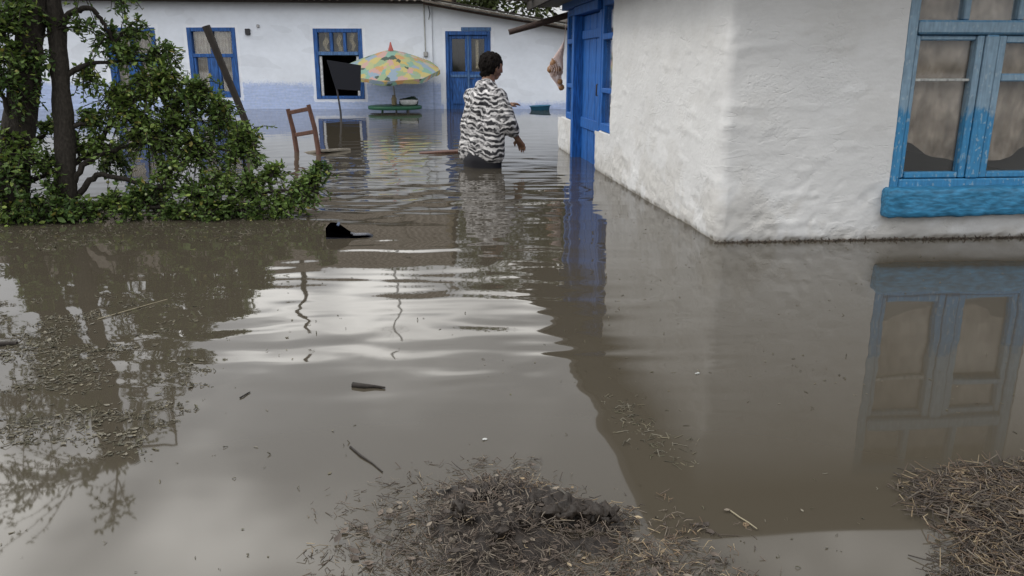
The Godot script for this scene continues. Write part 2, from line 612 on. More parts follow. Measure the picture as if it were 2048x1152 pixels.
func near_house() -> void:
	var house := thing("plastered_cottage", "low lumpy white plastered house with weathered blue window and plank door", "house")
	var C := Vector2(CX, CZ)
	var nF := Vector2(0.0806, 0.9968)
	var nL := Vector2(-0.9937, 0.112)
	# the skin runs from the porch, round the corner, along the window wall
	var path := []
	var s := 2.45
	while s > 0.055:
		path.append([C + dL * s, nL, s])
		s -= 0.018
	for k in 7:
		var t := k / 6.0
		var n := nL.lerp(nF, t).normalized()
		var cc := C + dL * 0.05 + dF * 0.05
		path.append([cc + n * 0.05, n, 0.0])
	var us := []
	s = 0.055
	while s < 0.9:
		us.append(s)
		s += 0.018
	var edge_left := us.size()
	us.append(0.905)
	s = 0.93
	while s < 1.80:
		us.append(s)
		s += 0.03
	var edge_right := us.size()
	us.append(1.815)
	s = 1.84
	while s < 3.6:
		us.append(s)
		s += 0.03
	for u in us:
		path.append([C + dF * u, nF, u])
	var first_front := path.size() - us.size()
	var ys := []
	var y := -0.82
	while y < 0.0:
		ys.append(y)
		y += 0.06
	y = 0.0
	while y < 0.265:
		ys.append(y)
		y += 0.016
	var row_low := ys.size()
	ys.append(0.27)
	y = 0.288
	while y < 1.40:
		ys.append(y)
		y += 0.018
	var row_high := ys.size()
	ys.append(1.405)
	ys.append(1.45)
	ys.append(1.52)
	var hole = func(i: int, j: int) -> bool:
		return i >= row_low and i < row_high and j >= first_front + edge_left and j < first_front + edge_right
	part("wall", plaster_skin(path, ys, hole, 1.5), M.near_wall, house)

	var FF := frame_at(C, dF)
	var LF := frame_at(C, -dL)
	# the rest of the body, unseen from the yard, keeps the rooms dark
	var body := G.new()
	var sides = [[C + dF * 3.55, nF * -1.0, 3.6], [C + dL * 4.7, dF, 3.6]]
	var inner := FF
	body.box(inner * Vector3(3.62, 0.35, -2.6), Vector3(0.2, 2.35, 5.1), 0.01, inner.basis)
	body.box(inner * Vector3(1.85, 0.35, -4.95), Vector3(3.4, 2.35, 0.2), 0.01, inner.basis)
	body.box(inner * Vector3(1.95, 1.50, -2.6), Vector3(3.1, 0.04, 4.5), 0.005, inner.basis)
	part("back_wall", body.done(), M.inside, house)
	# reveals of the window opening
	var rev := G.new()
	rev.box(FF * Vector3(0.860, 0.84, -0.10), Vector3(0.085, 1.25, 0.19), 0.01, FF.basis)
	rev.box(FF * Vector3(1.860, 0.84, -0.10), Vector3(0.085, 1.25, 0.19), 0.01, FF.basis)
	rev.box(FF * Vector3(1.36, 1.455, -0.10), Vector3(1.10, 0.095, 0.19), 0.01, FF.basis)
	rev.box(FF * Vector3(1.36, 0.215, -0.10), Vector3(1.10, 0.095, 0.19), 0.01, FF.basis)
	part("reveal", rev.done(), M.near_wall, house)

	# ---- the blue window
	var win := Node3D.new()
	win.name = "window"
	house.add_child(win)
	win.transform = FF
	var bm = M.blue_window
	bar("frame_stile", Vector3(0.903, 0.27, -0.10), Vector3(0.962, 1.405, -0.004), bm, win, 0.008)
	bar("frame_stile", Vector3(1.758, 0.27, -0.10), Vector3(1.817, 1.405, -0.004), bm, win, 0.008)
	bar("frame_rail", Vector3(0.964, 0.268, -0.10), Vector3(1.756, 0.318, -0.006), bm, win, 0.006)
	bar("frame_rail", Vector3(0.964, 1.355, -0.10), Vector3(1.756, 1.405, -0.006), bm, win, 0.006)
	bar("transom", Vector3(0.964, 1.040, -0.095), Vector3(1.756, 1.108, 0.004), bm, win, 0.010)
	bar("mullion", Vector3(1.325, 0.320, -0.095), Vector3(1.395, 1.038, 0.000), bm, win, 0.008)
	# left casement
	bar("casement_stile", Vector3(0.966, 0.322, -0.07), Vector3(0.992, 1.036, -0.022), bm, win, 0.005)
	bar("casement_stile", Vector3(1.286, 0.322, -0.07), Vector3(1.322, 1.036, -0.012), bm, win, 0.005)
	bar("casement_rail", Vector3(0.994, 0.322, -0.07), Vector3(1.284, 0.352, -0.014), bm, win, 0.005)
	bar("casement_rail", Vector3(0.994, 1.012, -0.07), Vector3(1.284, 1.036, -0.026), bm, win, 0.005)
	bar("glazing_bar", Vector3(0.994, 0.812, -0.062), Vector3(1.284, 0.826, -0.030), M.off_white, win, 0.003)
	# right casement with its small opening pane
	bar("casement_stile", Vector3(1.398, 0.322, -0.07), Vector3(1.440, 1.036, -0.012), bm, win, 0.005)
	bar("casement_stile", Vector3(1.722, 0.322, -0.07), Vector3(1.754, 1.036, -0.018), bm, win, 0.005)
	bar("casement_rail", Vector3(1.442, 0.322, -0.07), Vector3(1.720, 0.352, -0.014), bm, win, 0.005)
	bar("casement_rail", Vector3(1.442, 1.000, -0.07), Vector3(1.720, 1.036, -0.020), bm, win, 0.005)
	bar("casement_rail", Vector3(1.442, 0.812, -0.07), Vector3(1.720, 0.850, -0.010), bm, win, 0.005)
	for u in [1.215, 1.50]:
		bar("glazing_bar", Vector3(u - 0.016, 1.110, -0.08), Vector3(u + 0.016, 1.353, -0.02), bm, win, 0.005)
	for q in [[0.992, 1.286, 0.350, 0.812], [0.992, 1.286, 0.826, 1.014], [1.438, 1.724, 0.350, 0.814], [1.438, 1.724, 0.848, 1.002], [0.962, 1.20, 1.108, 1.357], [1.23, 1.485, 1.108, 1.357], [1.515, 1.758, 1.108, 1.357]]:
		bar("pane", Vector3(q[0], q[2], -0.050), Vector3(q[1], q[3], -0.046), M.glass, win, 0.001)
	# old cloth hung behind the glass, its hem sagging
	for q in [[0.975, 1.305, 0.49, 0.395, 1.05], [1.41, 1.75, 0.385, 0.47, 1.05], [0.97, 1.75, 1.09, 1.09, 1.37]]:
		var g := G.new()
		var rows := []
		for i in 15:
			var t := i / 14.0
			var row := []
			for j in 31:
				var v := j / 30.0
				var hem: float = lerpf(q[2], q[3], smoothstep(0.1, 1.0, v)) + 0.012 * sin(v * 9.0)
				row.append(Vector3(lerpf(q[0], q[1], v), lerpf(q[4], hem, t), -0.092 + 0.022 * n3(v * 3.0, t * 1.6, q[0] * 9.0) + 0.008 * n3(v * 11.0 + 2.0 * t, t * 2.0, 3.0)))
			rows.append(row)
		g.sheet(rows, Vector3(0, 0, 1))
		part("curtain", g.done(), M.curtain, win)
	# thick painted sill with a ragged underside
	var sill_size := Vector3(1.02, 0.150, 0.16)
	part("sill", lumpy(sill_size, 0.016, 0.008, 6.0, 0.022, Vector3(3, 1, 2)), M.blue_sill, win, Transform3D(Basis(Vector3(0, 0, 1), 0.008), Vector3(1.385, 0.207, -0.002)))

	# ---- porch side: low walls, plank door, glazed sides (local x is minus the distance from the corner)
	for q in [[2.44, 3.0], [4.08, 4.92]]:
		var p2 := []
		var a: float = q[0]
		while a <= q[1] + 0.001:
			p2.push_front([C + dL * a, nL, a])
			a += 0.028
		var ys2 := [-0.82, -0.5, -0.2]
		var yy := 0.0
		while yy < 0.345:
			ys2.append(yy)
			yy += 0.02
		part("low_wall", plaster_skin(p2, ys2, func(_i, _j): return false, 0.36), M.near_wall, house)
		var cap := G.new()
		cap.box(LF * Vector3(-(q[0] + q[1]) * 0.5, -0.24, -0.118), Vector3(q[1] - q[0], 1.16, 0.20), 0.015, LF.basis)
		part("low_wall_core", cap.done(), M.near_wall, house)
	var endw := G.new()
	endw.box(LF * Vector3(-2.47, 0.35, -0.135), Vector3(0.06, 2.3, 0.24), 0.01, LF.basis)
	part("side_wall", endw.done(), M.near_wall, house)
	endw = G.new()
	endw.box(LF * Vector3(-4.74, 0.35, -1.3), Vector3(0.08, 2.3, 2.2), 0.01, LF.basis)
	part("side_wall", endw.done(), M.near_wall, house)

	var door := Node3D.new()
	door.name = "door"
	house.add_child(door)
	door.transform = LF
	bar("jamb", Vector3(-3.085, -0.8, -0.13), Vector3(-3.005, 1.34, -0.03), M.blue_door, door)
	bar("jamb", Vector3(-4.075, -0.8, -0.13), Vector3(-3.985, 1.34, 0.02), M.blue_door, door)
	bar("head", Vector3(-4.075, 1.342, -0.13), Vector3(-3.005, 1.42, 0.01), M.blue_door, door)
	for k in 6:
		var x := -3.98 + k * 0.149
		bar("plank", Vector3(x, -0.8, -0.105 + 0.004 * (k % 2)), Vector3(x + 0.143, 1.335, -0.075 + 0.004 * (k % 2)), M.blue_door, door, 0.006)
	bar("ledge", Vector3(-3.95, 0.30, -0.073), Vector3(-3.12, 0.40, -0.055), M.blue_door, door)
	bar("ledge", Vector3(-3.95, 1.12, -0.073), Vector3(-3.12, 1.20, -0.055), M.blue_door, door)
	var hg := G.new()
	hg.tube([Vector3(-3.16, 0.62, -0.07), Vector3(-3.16, 0.63, -0.035), Vector3(-3.16, 0.72, -0.035), Vector3(-3.16, 0.73, -0.07)], [0.007, 0.007, 0.007, 0.007], 8)
	part("handle", hg.done(), M.dark_metal, door)

	for q in [[3.0, 2.50], [4.66, 4.08]]:
		var sl := Node3D.new()
		sl.name = "side_window"
		house.add_child(sl, true)
		sl.transform = LF
		var a: float = -q[0]
		var b: float = -q[1]
		bar("frame_stile", Vector3(a, 0.345, -0.12), Vector3(a + 0.06, 1.418, -0.035), M.blue_door, sl)
		bar("frame_stile", Vector3(b - 0.06, 0.345, -0.12), Vector3(b, 1.418, -0.035), M.blue_door, sl)
		bar("frame_rail", Vector3(a + 0.062, 0.343, -0.12), Vector3(b - 0.062, 0.41, -0.03), M.blue_door, sl)
		bar("frame_rail", Vector3(a + 0.062, 1.36, -0.12), Vector3(b - 0.062, 1.42, -0.03), M.blue_door, sl)
		bar("glazing_bar", Vector3(a + 0.062, 1.09, -0.10), Vector3(b - 0.062, 1.14, -0.025), M.blue_door, sl)
		bar("glazing_bar", Vector3(a + 0.062, 0.66, -0.10), Vector3(b - 0.062, 0.70, -0.03), M.blue_door, sl)
		for w in [[0.412, 0.658], [0.702, 1.088], [1.142, 1.358]]:
			bar("pane", Vector3(a + 0.06, w[0], -0.072), Vector3(b - 0.06, w[1], -0.068), M.glass, sl, 0.001)
		bar("curtain", Vector3(a + 0.05, 0.42, -0.115), Vector3(b - 0.05, 1.36, -0.110), M.lace, sl, 0.001)
	bar("lintel", Vector3(-4.70, 1.424, -0.16), Vector3(-2.46, 1.50, 0.015), M.blue_door, house).transform = LF * Transform3D(Basis(), Vector3(-3.58, 1.462, -0.07))

	# ---- hipped roof of grey wavy sheets, eaves 30 cm out
	var e3 = func(v: Vector2, yy: float) -> Vector3: return Vector3(v.x, yy, v.y)
	var corner := C + nF * 0.30 + nL * 0.30
	var fr := slope_frame(e3.call(corner, 1.515), e3.call(dF, 0.0), e3.call(-nF, 0.0), 26.0)
	var lf_o := corner + dL * 5.45
	var lr := slope_frame(e3.call(lf_o, 1.515), e3.call(-dL, 0.0), e3.call(-nL, 0.0), 26.0)
	for k in 4:
		part("roof_sheet", corrugated(k * 1.02, k * 1.02 + 1.05, 0.0, func(x): return minf(2.4, x * 1.10)), M.slate, house, fr * Transform3D(Basis(), Vector3(0, 0, 0.012 * (k % 2))))
	for k in 6:
		part("roof_sheet", corrugated(k * 0.94, minf(5.45, k * 0.94 + 0.97), 0.0, func(x): return minf(2.4, (5.45 - x) * 1.10)), M.slate, house, lr * Transform3D(Basis(), Vector3(0, 0, 0.012 * (k % 2))))
	var fb := G.new()
	fb.box(Vector3.ZERO, Vector3(3.9, 0.10, 0.03), 0.004)
	part("eave_board", fb.done(), M.dark_wood, house, FF * Transform3D(Basis(), Vector3(1.655, 1.495, 0.318)))
	fb = G.new()
	fb.box(Vector3.ZERO, Vector3(5.4, 0.10, 0.03), 0.004)
	part("eave_board", fb.done(), M.dark_wood, house, LF * Transform3D(Basis(), Vector3(-2.40, 1.495, 0.318)))
	fb = G.new()
	fb.box(FF * Vector3(1.68, 1.490, 0.15), Vector3(4.0, 0.015, 0.30), 0.002, FF.basis)
	part("soffit", fb.done(), M.grey_wood, house)
	fb = G.new()
	fb.box(LF * Vector3(-2.45, 1.493, 0.15), Vector3(5.3, 0.015, 0.30), 0.002, LF.basis)
	part("soffit", fb.done(), M.grey_wood, house)
	# broken pieces of roofing at the far end of the eave
	for k in 9:
		var t := Transform3D(Basis.from_euler(Vector3(rng.randf_range(-0.5, 0.3), rng.randf_range(-0.6, 0.6), rng.randf_range(-0.35, 0.45))), LF * Vector3(-rng.randf_range(4.5, 5.5), 1.53 + rng.randf_range(0.0, 0.10), rng.randf_range(0.12, 0.42)))
		part("broken_slate", lumpy(Vector3(rng.randf_range(0.15, 0.34), 0.018, rng.randf_range(0.12, 0.25)), 0.03, 0.012, 8.0, 0.008, Vector3(k, 0, 2)), M.slate_pale, house, t)
	# brown pole that sticks out under the eave
	var pg := G.new()
	pg.tube([Vector3(-0.035, 1.222, -9.0), Vector3(0.25, 1.300, -9.0), Vector3(0.85, 1.470, -9.0)], [0.030, 0.032, 0.034], 10, 0.02)
	part("pole_end", pg.done(), M.brown_pole, house)

	# ---- onions in a net by the porch
	var bag := thing("onion_net", "pale net of onions hanging at the end of the blue porch", "net bag", Vector3(0.52, 0.62, -9.02))
	var on := mat(lin(0.36, 0.19, 0.09), 0.5, T.grain, Vector3(8, 8, 8))
	for k in 8:
		var g := G.new()
		var r := rng.randf_range(0.034, 0.044)
		g.lathe([Vector2(0.001, -r), Vector2(r * 0.6, -r * 0.8), Vector2(r, -0.1 * r), Vector2(r * 0.85, r * 0.5), Vector2(r * 0.35, r * 0.9), Vector2(r * 0.12, r * 1.3), Vector2(0.001, r * 1.5)], 12)
		var spots := [Vector3(-0.06, 0.17, 0.0), Vector3(-0.10, 0.22, 0.02), Vector3(-0.02, 0.22, 0.04), Vector3(-0.05, 0.25, -0.04), Vector3(-0.07, 0.28, 0.03), Vector3(0.0, 0.19, -0.03), Vector3(0.02, 0.03, 0.0), Vector3(0.0, 0.09, 0.02)]
		part("onion", g.done(), on, bag, Transform3D(Basis.from_euler(Vector3(rng.randf(), rng.randf() * 6.0, rng.randf() - 0.5)), spots[k]))
	var net := mat(lin(0.62, 0.50, 0.48), 0.7)
	var ng := G.new()
	for k in 26:
		var t := TAU * k / 26
		var dx := cos(t)
		var dz := sin(t)
		ng.tube([Vector3(0.045, 0.52, 0.0), Vector3(0.02 + dx * 0.022, 0.44, dz * 0.022), Vector3(-0.02 + dx * 0.05, 0.34, dz * 0.05), Vector3(-0.05 + dx * 0.085, 0.23, dz * 0.085), Vector3(-0.04 + dx * 0.055, 0.14, dz * 0.055), Vector3(0.0 + dx * 0.03, 0.06, dz * 0.03), Vector3(0.01, -0.01, 0)], [0.003, 0.0035, 0.0035, 0.003, 0.003, 0.003, 0.002], 4)
	part("net", ng.done(), net, bag)
	ng = G.new()
	ng.tube([Vector3(0.045, 0.52, 0.0), Vector3(0.06, 0.72, 0.0), Vector3(0.07, 0.83, 0.0)], [0.004, 0.004, 0.004], 5)
	part("string", ng.done(), net, bag)

# ---------------------------------------------------------------- far house
const FZ := -16.8

func far_texture() -> ImageTexture:
	# one picture of the whole facade's limewash: x -12..2 m, y -0.4..2.4 m
	var w := 1400
	var h := 280
	var im := Image.create(w, h, false, Image.FORMAT_RGB8)
	for j in h:
		var y := 2.4 - 2.8 * (j + 0.5) / h
		for i in w:
			var x := -12.0 + 14.0 * (i + 0.5) / w
			var k := 1.0 + 0.07 * nz.get_noise_2d(x * 1.1, y * 1.6) + 0.035 * nz.get_noise_2d(x * 6.0, y * 9.0)
			var c := Color(0.635, 0.675, 0.745) * k
			var line := 0.52 + 0.05 * nz.get_noise_2d(x * 1.7 + 9.0, 0.0) + 0.03 * nz.get_noise_2d(x * 14.0, y * 14.0)
			if x > -1.45:
				line = 0.12 + 0.04 * nz.get_noise_2d(x * 5.0, 2.0)
			var band := Color(0.33, 0.42, 0.66) * (0.95 + 0.16 * nz.get_noise_2d(x * 2.0, y * 20.0) + 0.10 * nz.get_noise_2d(x * 12.0, y * 12.0))
			c = c.lerp(band, smoothstep(line + 0.06, line - 0.06, y + 0.05 * nz.get_noise_2d(x * 25.0, y * 25.0)) * 0.85)
			for q in [[-8.134, -7.150, 0.255, 1.593], [-6.515, -5.541, 0.231, 1.593], [-3.988, -3.007, 0.200, 1.574], [-1.341, -0.431, -0.80, 1.526]]:
				var away: float = maxf(maxf(q[0] - x, x - q[1]), maxf(q[2] - y, y - q[3]))
				if away < 0.06 + 0.02 * nz.get_noise_2d(x * 6.0, y * 6.0):
					c = c.lerp(Color(0.70, 0.73, 0.79), 0.7)
			var patch := nz.get_noise_2d(x * 0.9 + 50.0, y * 2.2)
			if patch > 0.36 and y > line:
				c = c * 0.93
			if nz.get_noise_2d(x * 16.0 + 30.0, y * 40.0) > 0.5 and y < line + 0.1:
				c = c.lerp(Color(0.55, 0.56, 0.60), 0.5)
			c.a = 1.0
			im.set_pixel(i, j, c.linear_to_srgb())
	return ImageTexture.create_from_image(im)

func wall_with_holes(x0: float, x1: float, y0: float, top: Callable, z: float, thick: float, holes: Array) -> ArrayMesh:
	var g := G.new()
	var xs := [x0, x1]
	var ys := [y0]
	for q in holes:
		xs.append(q[0]); xs.append(q[1]); ys.append(q[2]); ys.append(q[3])
	var x := x0
	while x < x1:
		xs.append(x)
		x += 0.5
	xs.sort()
	ys.sort()
	var uv = func(p: Vector3) -> Vector2: return Vector2((p.x + 12.0) / 14.0, (2.4 - p.y) / 2.8)
	var quad = func(a: Vector3, b: Vector3, c: Vector3, d: Vector3, n: Vector3) -> void:
		var f := g.V.size()
		for p in [a, b, c, d]:
			g.vert(p, n, uv.call(p))
		g.tri(f, f + 1, f + 2)
		g.tri(f, f + 2, f + 3)
	for i in xs.size() - 1:
		if xs[i + 1] - xs[i] < 0.001:
			continue
		for j in ys.size():
			var a: float = ys[j]
			var last := j == ys.size() - 1
			var bl: float = top.call(xs[i]) if last else ys[j + 1]
			var br: float = top.call(xs[i + 1]) if last else ys[j + 1]
			var mx: float = (xs[i] + xs[i + 1]) * 0.5
			var my: float = (a + bl) * 0.5
			var open := false
			for q in holes:
				if mx > q[0] and mx < q[1] and my > q[2] and my < q[3]:
					open = true
			if open:
				continue
			for s in [0, 1]:
				var zz: float = z - thick * s
				quad.call(Vector3(xs[i], a, zz), Vector3(xs[i + 1], a, zz), Vector3(xs[i + 1], br, zz), Vector3(xs[i], bl, zz), Vector3(0, 0, 1 - 2 * s))
	for q in holes:
		var l := Vector3(q[0], q[2], z)
		var r := Vector3(q[1], q[2], z)
		var up := Vector3(0, q[3] - q[2], 0)
		var bk := Vector3(0, 0, -thick)
		quad.call(l, l + up, l + up + bk, l + bk, Vector3.RIGHT)
		quad.call(r, r + up, r + up + bk, r + bk, Vector3.LEFT)
		quad.call(l + up, r + up, r + up + bk, l + up + bk, Vector3.DOWN)
		quad.call(l, r, r + bk, l + bk, Vector3.UP)
	return g.done()

func far_window(house: Node3D, x0: float, x1: float, y0: float, y1: float, ty: float, open: bool) -> void:
	var w := Node3D.new()
	w.name = "window"
	house.add_child(w, true)
	w.position = Vector3(0, 0, FZ)
	var b = M.blue_far
	var f := 0.085
	bar("frame_stile", Vector3(x0, y0, -0.12), Vector3(x0 + f, y1, 0.012), b, w)
	bar("frame_stile", Vector3(x1 - f, y0, -0.12), Vector3(x1, y1, 0.012), b, w)
	bar("frame_rail", Vector3(x0 + f + 0.002, y0, -0.12), Vector3(x1 - f - 0.002, y0 + 0.06, 0.010), b, w)
	bar("frame_rail", Vector3(x0 + f + 0.002, y1 - 0.075, -0.12), Vector3(x1 - f - 0.002, y1, 0.010), b, w)
	bar("transom", Vector3(x0 + f + 0.002, ty - 0.04, -0.11), Vector3(x1 - f - 0.002, ty + 0.03, 0.016), b if not open else M.blue_far_pale, w)
	var n := 3 if open else 2
	var a := x0 + f
	var wide := (x1 - x0 - 2.0 * f)
	for k in n:
		var l := a + wide * k / n
		var r := a + wide * (k + 1) / n
		if k > 0:
			bar("glazing_bar", Vector3(l - 0.03, ty + 0.032, -0.09), Vector3(l + 0.03, y1 - 0.077, 0.0), b, w)
		bar("pane", Vector3(l + 0.01, ty + 0.03, -0.062), Vector3(r - 0.01, y1 - 0.075, -0.058), M.glass, w, 0.001)
		if open:
			# flowered cloth scraps behind the top panes
			var cl := G.new()
			var rows := []
			for i in 7:
				var row := []
				for j in 9:
					row.append(Vector3(lerpf(l + 0.10 + 0.03 * sin(i * 1.3 + k), r - 0.09 - 0.03 * sin(i * 1.7 + k * 2.0), j / 8.0), lerpf(y1 - 0.08, ty + 0.05, i / 6.0), -0.12 + 0.012 * sin(j * 1.9)))
				rows.append(row)
			cl.sheet(rows, Vector3(0, 0, 1))
			part("curtain", cl.done(), M.flowered, w)
	if not open:
		var mid := (x0 + x1) * 0.5
		bar("mullion", Vector3(mid - 0.075, y0 + 0.062, -0.10), Vector3(mid + 0.075, ty - 0.042, 0.006), b, w)
		for s in [[a, mid - 0.075], [mid + 0.075, x1 - f]]:
			bar("casement_stile", Vector3(s[0] + 0.002, y0 + 0.062, -0.09), Vector3(s[0] + 0.05, ty - 0.042, -0.005), b, w)
			bar("casement_stile", Vector3(s[1] - 0.05, y0 + 0.062, -0.09), Vector3(s[1] - 0.002, ty - 0.042, -0.005), b, w)
			bar("casement_rail", Vector3(s[0] + 0.052, y0 + 0.062, -0.09), Vector3(s[1] - 0.052, y0 + 0.12, -0.005), b, w)
			bar("pane", Vector3(s[0] + 0.05, y0 + 0.12, -0.062), Vector3(s[1] - 0.05, ty - 0.042, -0.058), M.glass, w, 0.001)
		for s in [[x0 + 0.1, mid - 0.10, 0.40], [mid + 0.06, x1 - 0.16, 0.30]]:
			var g := G.new()
			var rows := []
			for i in 12:
				var row := []
				for j in 41:
					var v := j / 40.0
					row.append(Vector3(lerpf(s[0], s[1], v), lerpf(y1 - 0.06, y0 + s[2] * 0.4, i / 11.0), -0.16 + 0.018 * sin(v * 26.0 + 0.2 * i)))
				rows.append(row)
			g.sheet(rows, Vector3(0, 0, 1))
			part("curtain", g.done(), M.lace, w)
	else:
		# the lower opening stands open; the white inner frame shows at both sides
		bar("inner_frame", Vector3(a + 0.010, y0 + 0.062, -0.07), Vector3(a + 0.060, ty - 0.060, -0.02), M.white_paint, w)
		bar("inner_frame", Vector3(x1 - f - 0.055, y0 + 0.062, -0.07), Vector3(x1 - f - 0.005, ty - 0.060, -0.02), M.white_paint, w)

func far_house() -> void:
	var house := thing("whitewashed_house", "long bluish white house with blue windows and door across the flooded yard", "house")
	var limewash := StandardMaterial3D.new()
	limewash.albedo_texture = far_texture()
	limewash.roughness = 0.92
	limewash.metallic_specular = 0.3
	M.flowered = mat(lin(0.42, 0.38, 0.26), 0.9, T.cloth, Vector3(7, 7, 7))
	var wins := [[-8.134, -7.150, 0.255, 1.593], [-6.515, -5.541, 0.231, 1.593], [-3.988, -3.007, 0.200, 1.574]]
	part("wall", wall_with_holes(-12.0, -1.60, -0.82, func(x): return 2.24 - 0.012 * (x + 12.0), FZ, 0.35, wins), limewash, house)
	var top2 = func(x): return 2.045 - (x + 1.60) * 0.169
	part("porch_wall", wall_with_holes(-1.598, 2.0, -0.82, top2, FZ - 0.03, 0.30, [[-1.341, -0.431, -0.80, 1.526]]), limewash, house)
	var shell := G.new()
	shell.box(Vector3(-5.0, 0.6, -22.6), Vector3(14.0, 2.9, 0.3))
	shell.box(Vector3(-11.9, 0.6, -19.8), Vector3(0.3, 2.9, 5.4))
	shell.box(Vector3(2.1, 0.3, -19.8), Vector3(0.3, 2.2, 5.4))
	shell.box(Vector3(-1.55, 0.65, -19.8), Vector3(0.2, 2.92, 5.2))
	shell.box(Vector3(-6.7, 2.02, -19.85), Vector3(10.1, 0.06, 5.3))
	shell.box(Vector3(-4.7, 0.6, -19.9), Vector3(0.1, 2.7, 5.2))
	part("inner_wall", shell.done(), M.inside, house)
	for q in wins:
		far_window(house, q[0], q[1], q[2], q[3], 1.10 if q[0] > -5.0 else 1.06, q[0] > -5.0)

	# the double door
	var door := Node3D.new()
	door.name = "door"
	house.add_child(door)
	door.position = Vector3(0, 0, FZ - 0.03)
	var b = M.blue_far
	bar("jamb", Vector3(-1.341, -0.8, -0.12), Vector3(-1.275, 1.526, 0.012), b, door)
	bar("jamb", Vector3(-0.497, -0.8, -0.12), Vector3(-0.431, 1.526, 0.012), b, door)
	bar("head", Vector3(-1.273, 1.45, -0.12), Vector3(-0.499, 1.526, 0.010), b, door)
	bar("lintel_board", Vector3(-1.02, 1.530, -0.02), Vector3(-0.42, 1.60, 0.015), M.blue_far_pale, door)
	for q in [[-1.273, -0.892], [-0.880, -0.499]]:
		bar("leaf", Vector3(q[0], -0.8, -0.085), Vector3(q[1], 0.74, -0.050), b, door)
		bar("stile", Vector3(q[0], 0.742, -0.085), Vector3(q[0] + 0.06, 1.446, -0.040), b, door)
		bar("stile", Vector3(q[1] - 0.06, 0.742, -0.085), Vector3(q[1], 1.446, -0.040), b, door)
		bar("rail", Vector3(q[0] + 0.062, 1.38, -0.085), Vector3(q[1] - 0.062, 1.446, -0.040), b, door)
		bar("pane", Vector3(q[0] + 0.06, 0.74, -0.066), Vector3(q[1] - 0.06, 1.38, -0.062), M.glass, door, 0.001)
		bar("panel", Vector3(q[0] + 0.06, 0.10, -0.049), Vector3(q[1] - 0.06, 0.56, -0.030), b, door, 0.014)
		bar("rail", Vector3(q[0] + 0.02, 0.63, -0.049), Vector3(q[1] - 0.02, 0.68, -0.034), M.blue_far_pale, door)
	bar("meeting_strip", Vector3(-0.905, -0.78, -0.049), Vector3(-0.868, 1.44, -0.024), M.blue_far_pale, door)
	bar("curtain", Vector3(-0.74, 0.80, -0.13), Vector3(-0.68, 1.36, -0.12), M.flowered, door, 0.001)
	var hg := G.new()
	hg.tube([Vector3(-0.84, 0.60, -0.05), Vector3(-0.84, 0.60, 0.01), Vector3(-0.76, 0.60, 0.01)], [0.010, 0.010, 0.009], 8)
	part("handle", hg.done(), M.dark_metal, door)

	# roof of wavy sheets, two rows; eave a little lower to the right
	var tilt := 0.0095
	var rf := slope_frame(Vector3(-12.2, 2.19, FZ + 0.36), Vector3(1, -tilt, 0), Vector3(0, 0, -1), 34.0)
	var sh := corrugated(0.0, 1.05, 0.0, func(_x): return 1.90, 0.030)
	for row in 2:
		for k in 11:
			part("roof_sheet", sh, M.slate, house, rf * Transform3D(Basis(), Vector3(k * 0.975 + (0.03 if k % 2 else 0.0), row * 1.80, 0.014 * (k % 2) + 0.02 * row)))
	var rb := slope_frame(Vector3(-1.45, 2.09, FZ + 0.36 - 6.10), Vector3(-1, tilt, 0), Vector3(0, 0, 1), 34.0)
	for row in 2:
		for k in 11:
			part("roof_sheet", sh, M.slate, house, rb * Transform3D(Basis(), Vector3(k * 0.975, row * 1.80, 0.014 * (k % 2) + 0.02 * row)))
	bar("eave_board", Vector3(-12.1, 2.065, FZ + 0.24), Vector3(-1.50, 2.125, FZ + 0.27), M.dark_wood, house).rotation.z = -0.0085
	bar("soffit", Vector3(-12.1, 2.145, FZ + 0.02), Vector3(-1.50, 2.16, FZ + 0.30), M.grey_wood, house).rotation.z = -0.0085
	# gable end boards of the main roof
	var gb := G.new()
	for k in 9:
		var z := FZ - 0.15 - k * 0.62
		var hgt := 2.0 + maxf(0.06, minf(-(z - FZ) + 0.3, 5.8 + (z - FZ)) * 0.66)
		gb.box(Vector3(-1.57, (1.9 + hgt) * 0.5, z - 0.3), Vector3(0.03, hgt - 1.9, 0.61), 0.004)
	part("gable", gb.done(), M.tan, house)
	# porch roof: its edge falls to the right
	var pr := atan(0.169)
	var pf := Transform3D(Basis(Vector3(0, 0, 1), -pr), Vector3(-1.72, 2.115, FZ + 0.30))
	for k in 4:
		part("roof_sheet", bx(Vector3(0.99, 0.03, 6.4), 0.004), M.slate, house, pf * Transform3D(Basis(Vector3(1, 0, 0), 0.02), Vector3(0.5 + k, 0.02 + 0.006 * (k % 2), -3.1)))
	part("verge_board", bx(Vector3(3.9, 0.055, 0.03), 0.004), M.off_white, house, pf * Transform3D(Basis(), Vector3(1.95, -0.035, 0.02)))
	part("verge_board", bx(Vector3(3.9, 0.04, 0.03), 0.004), M.brown_pole, house, pf * Transform3D(Basis(), Vector3(1.95, -0.088, -0.04)))
	part("verge_strip", bx(Vector3(3.9, 0.03, 0.05), 0.004), M.dark_wood, house, pf * Transform3D(Basis(), Vector3(1.95, 0.012, 0.085)))
	# wiring and small fittings on the wall
	var cg := G.new()
	cg.tube([Vector3(-1.75, 2.02, FZ + 0.02), Vector3(-1.745, 1.5, FZ + 0.02), Vector3(-1.738, 1.13, FZ + 0.02)], [0.012, 0.012, 0.012], 8)
	part("conduit", cg.done(), M.off_white, house)
	part("switch_box", bx(Vector3(0.085, 0.10, 0.05), 0.01), M.metal, house, Transform3D(Basis(), Vector3(-1.735, 1.08, FZ + 0.026)))
	cg = G.new()
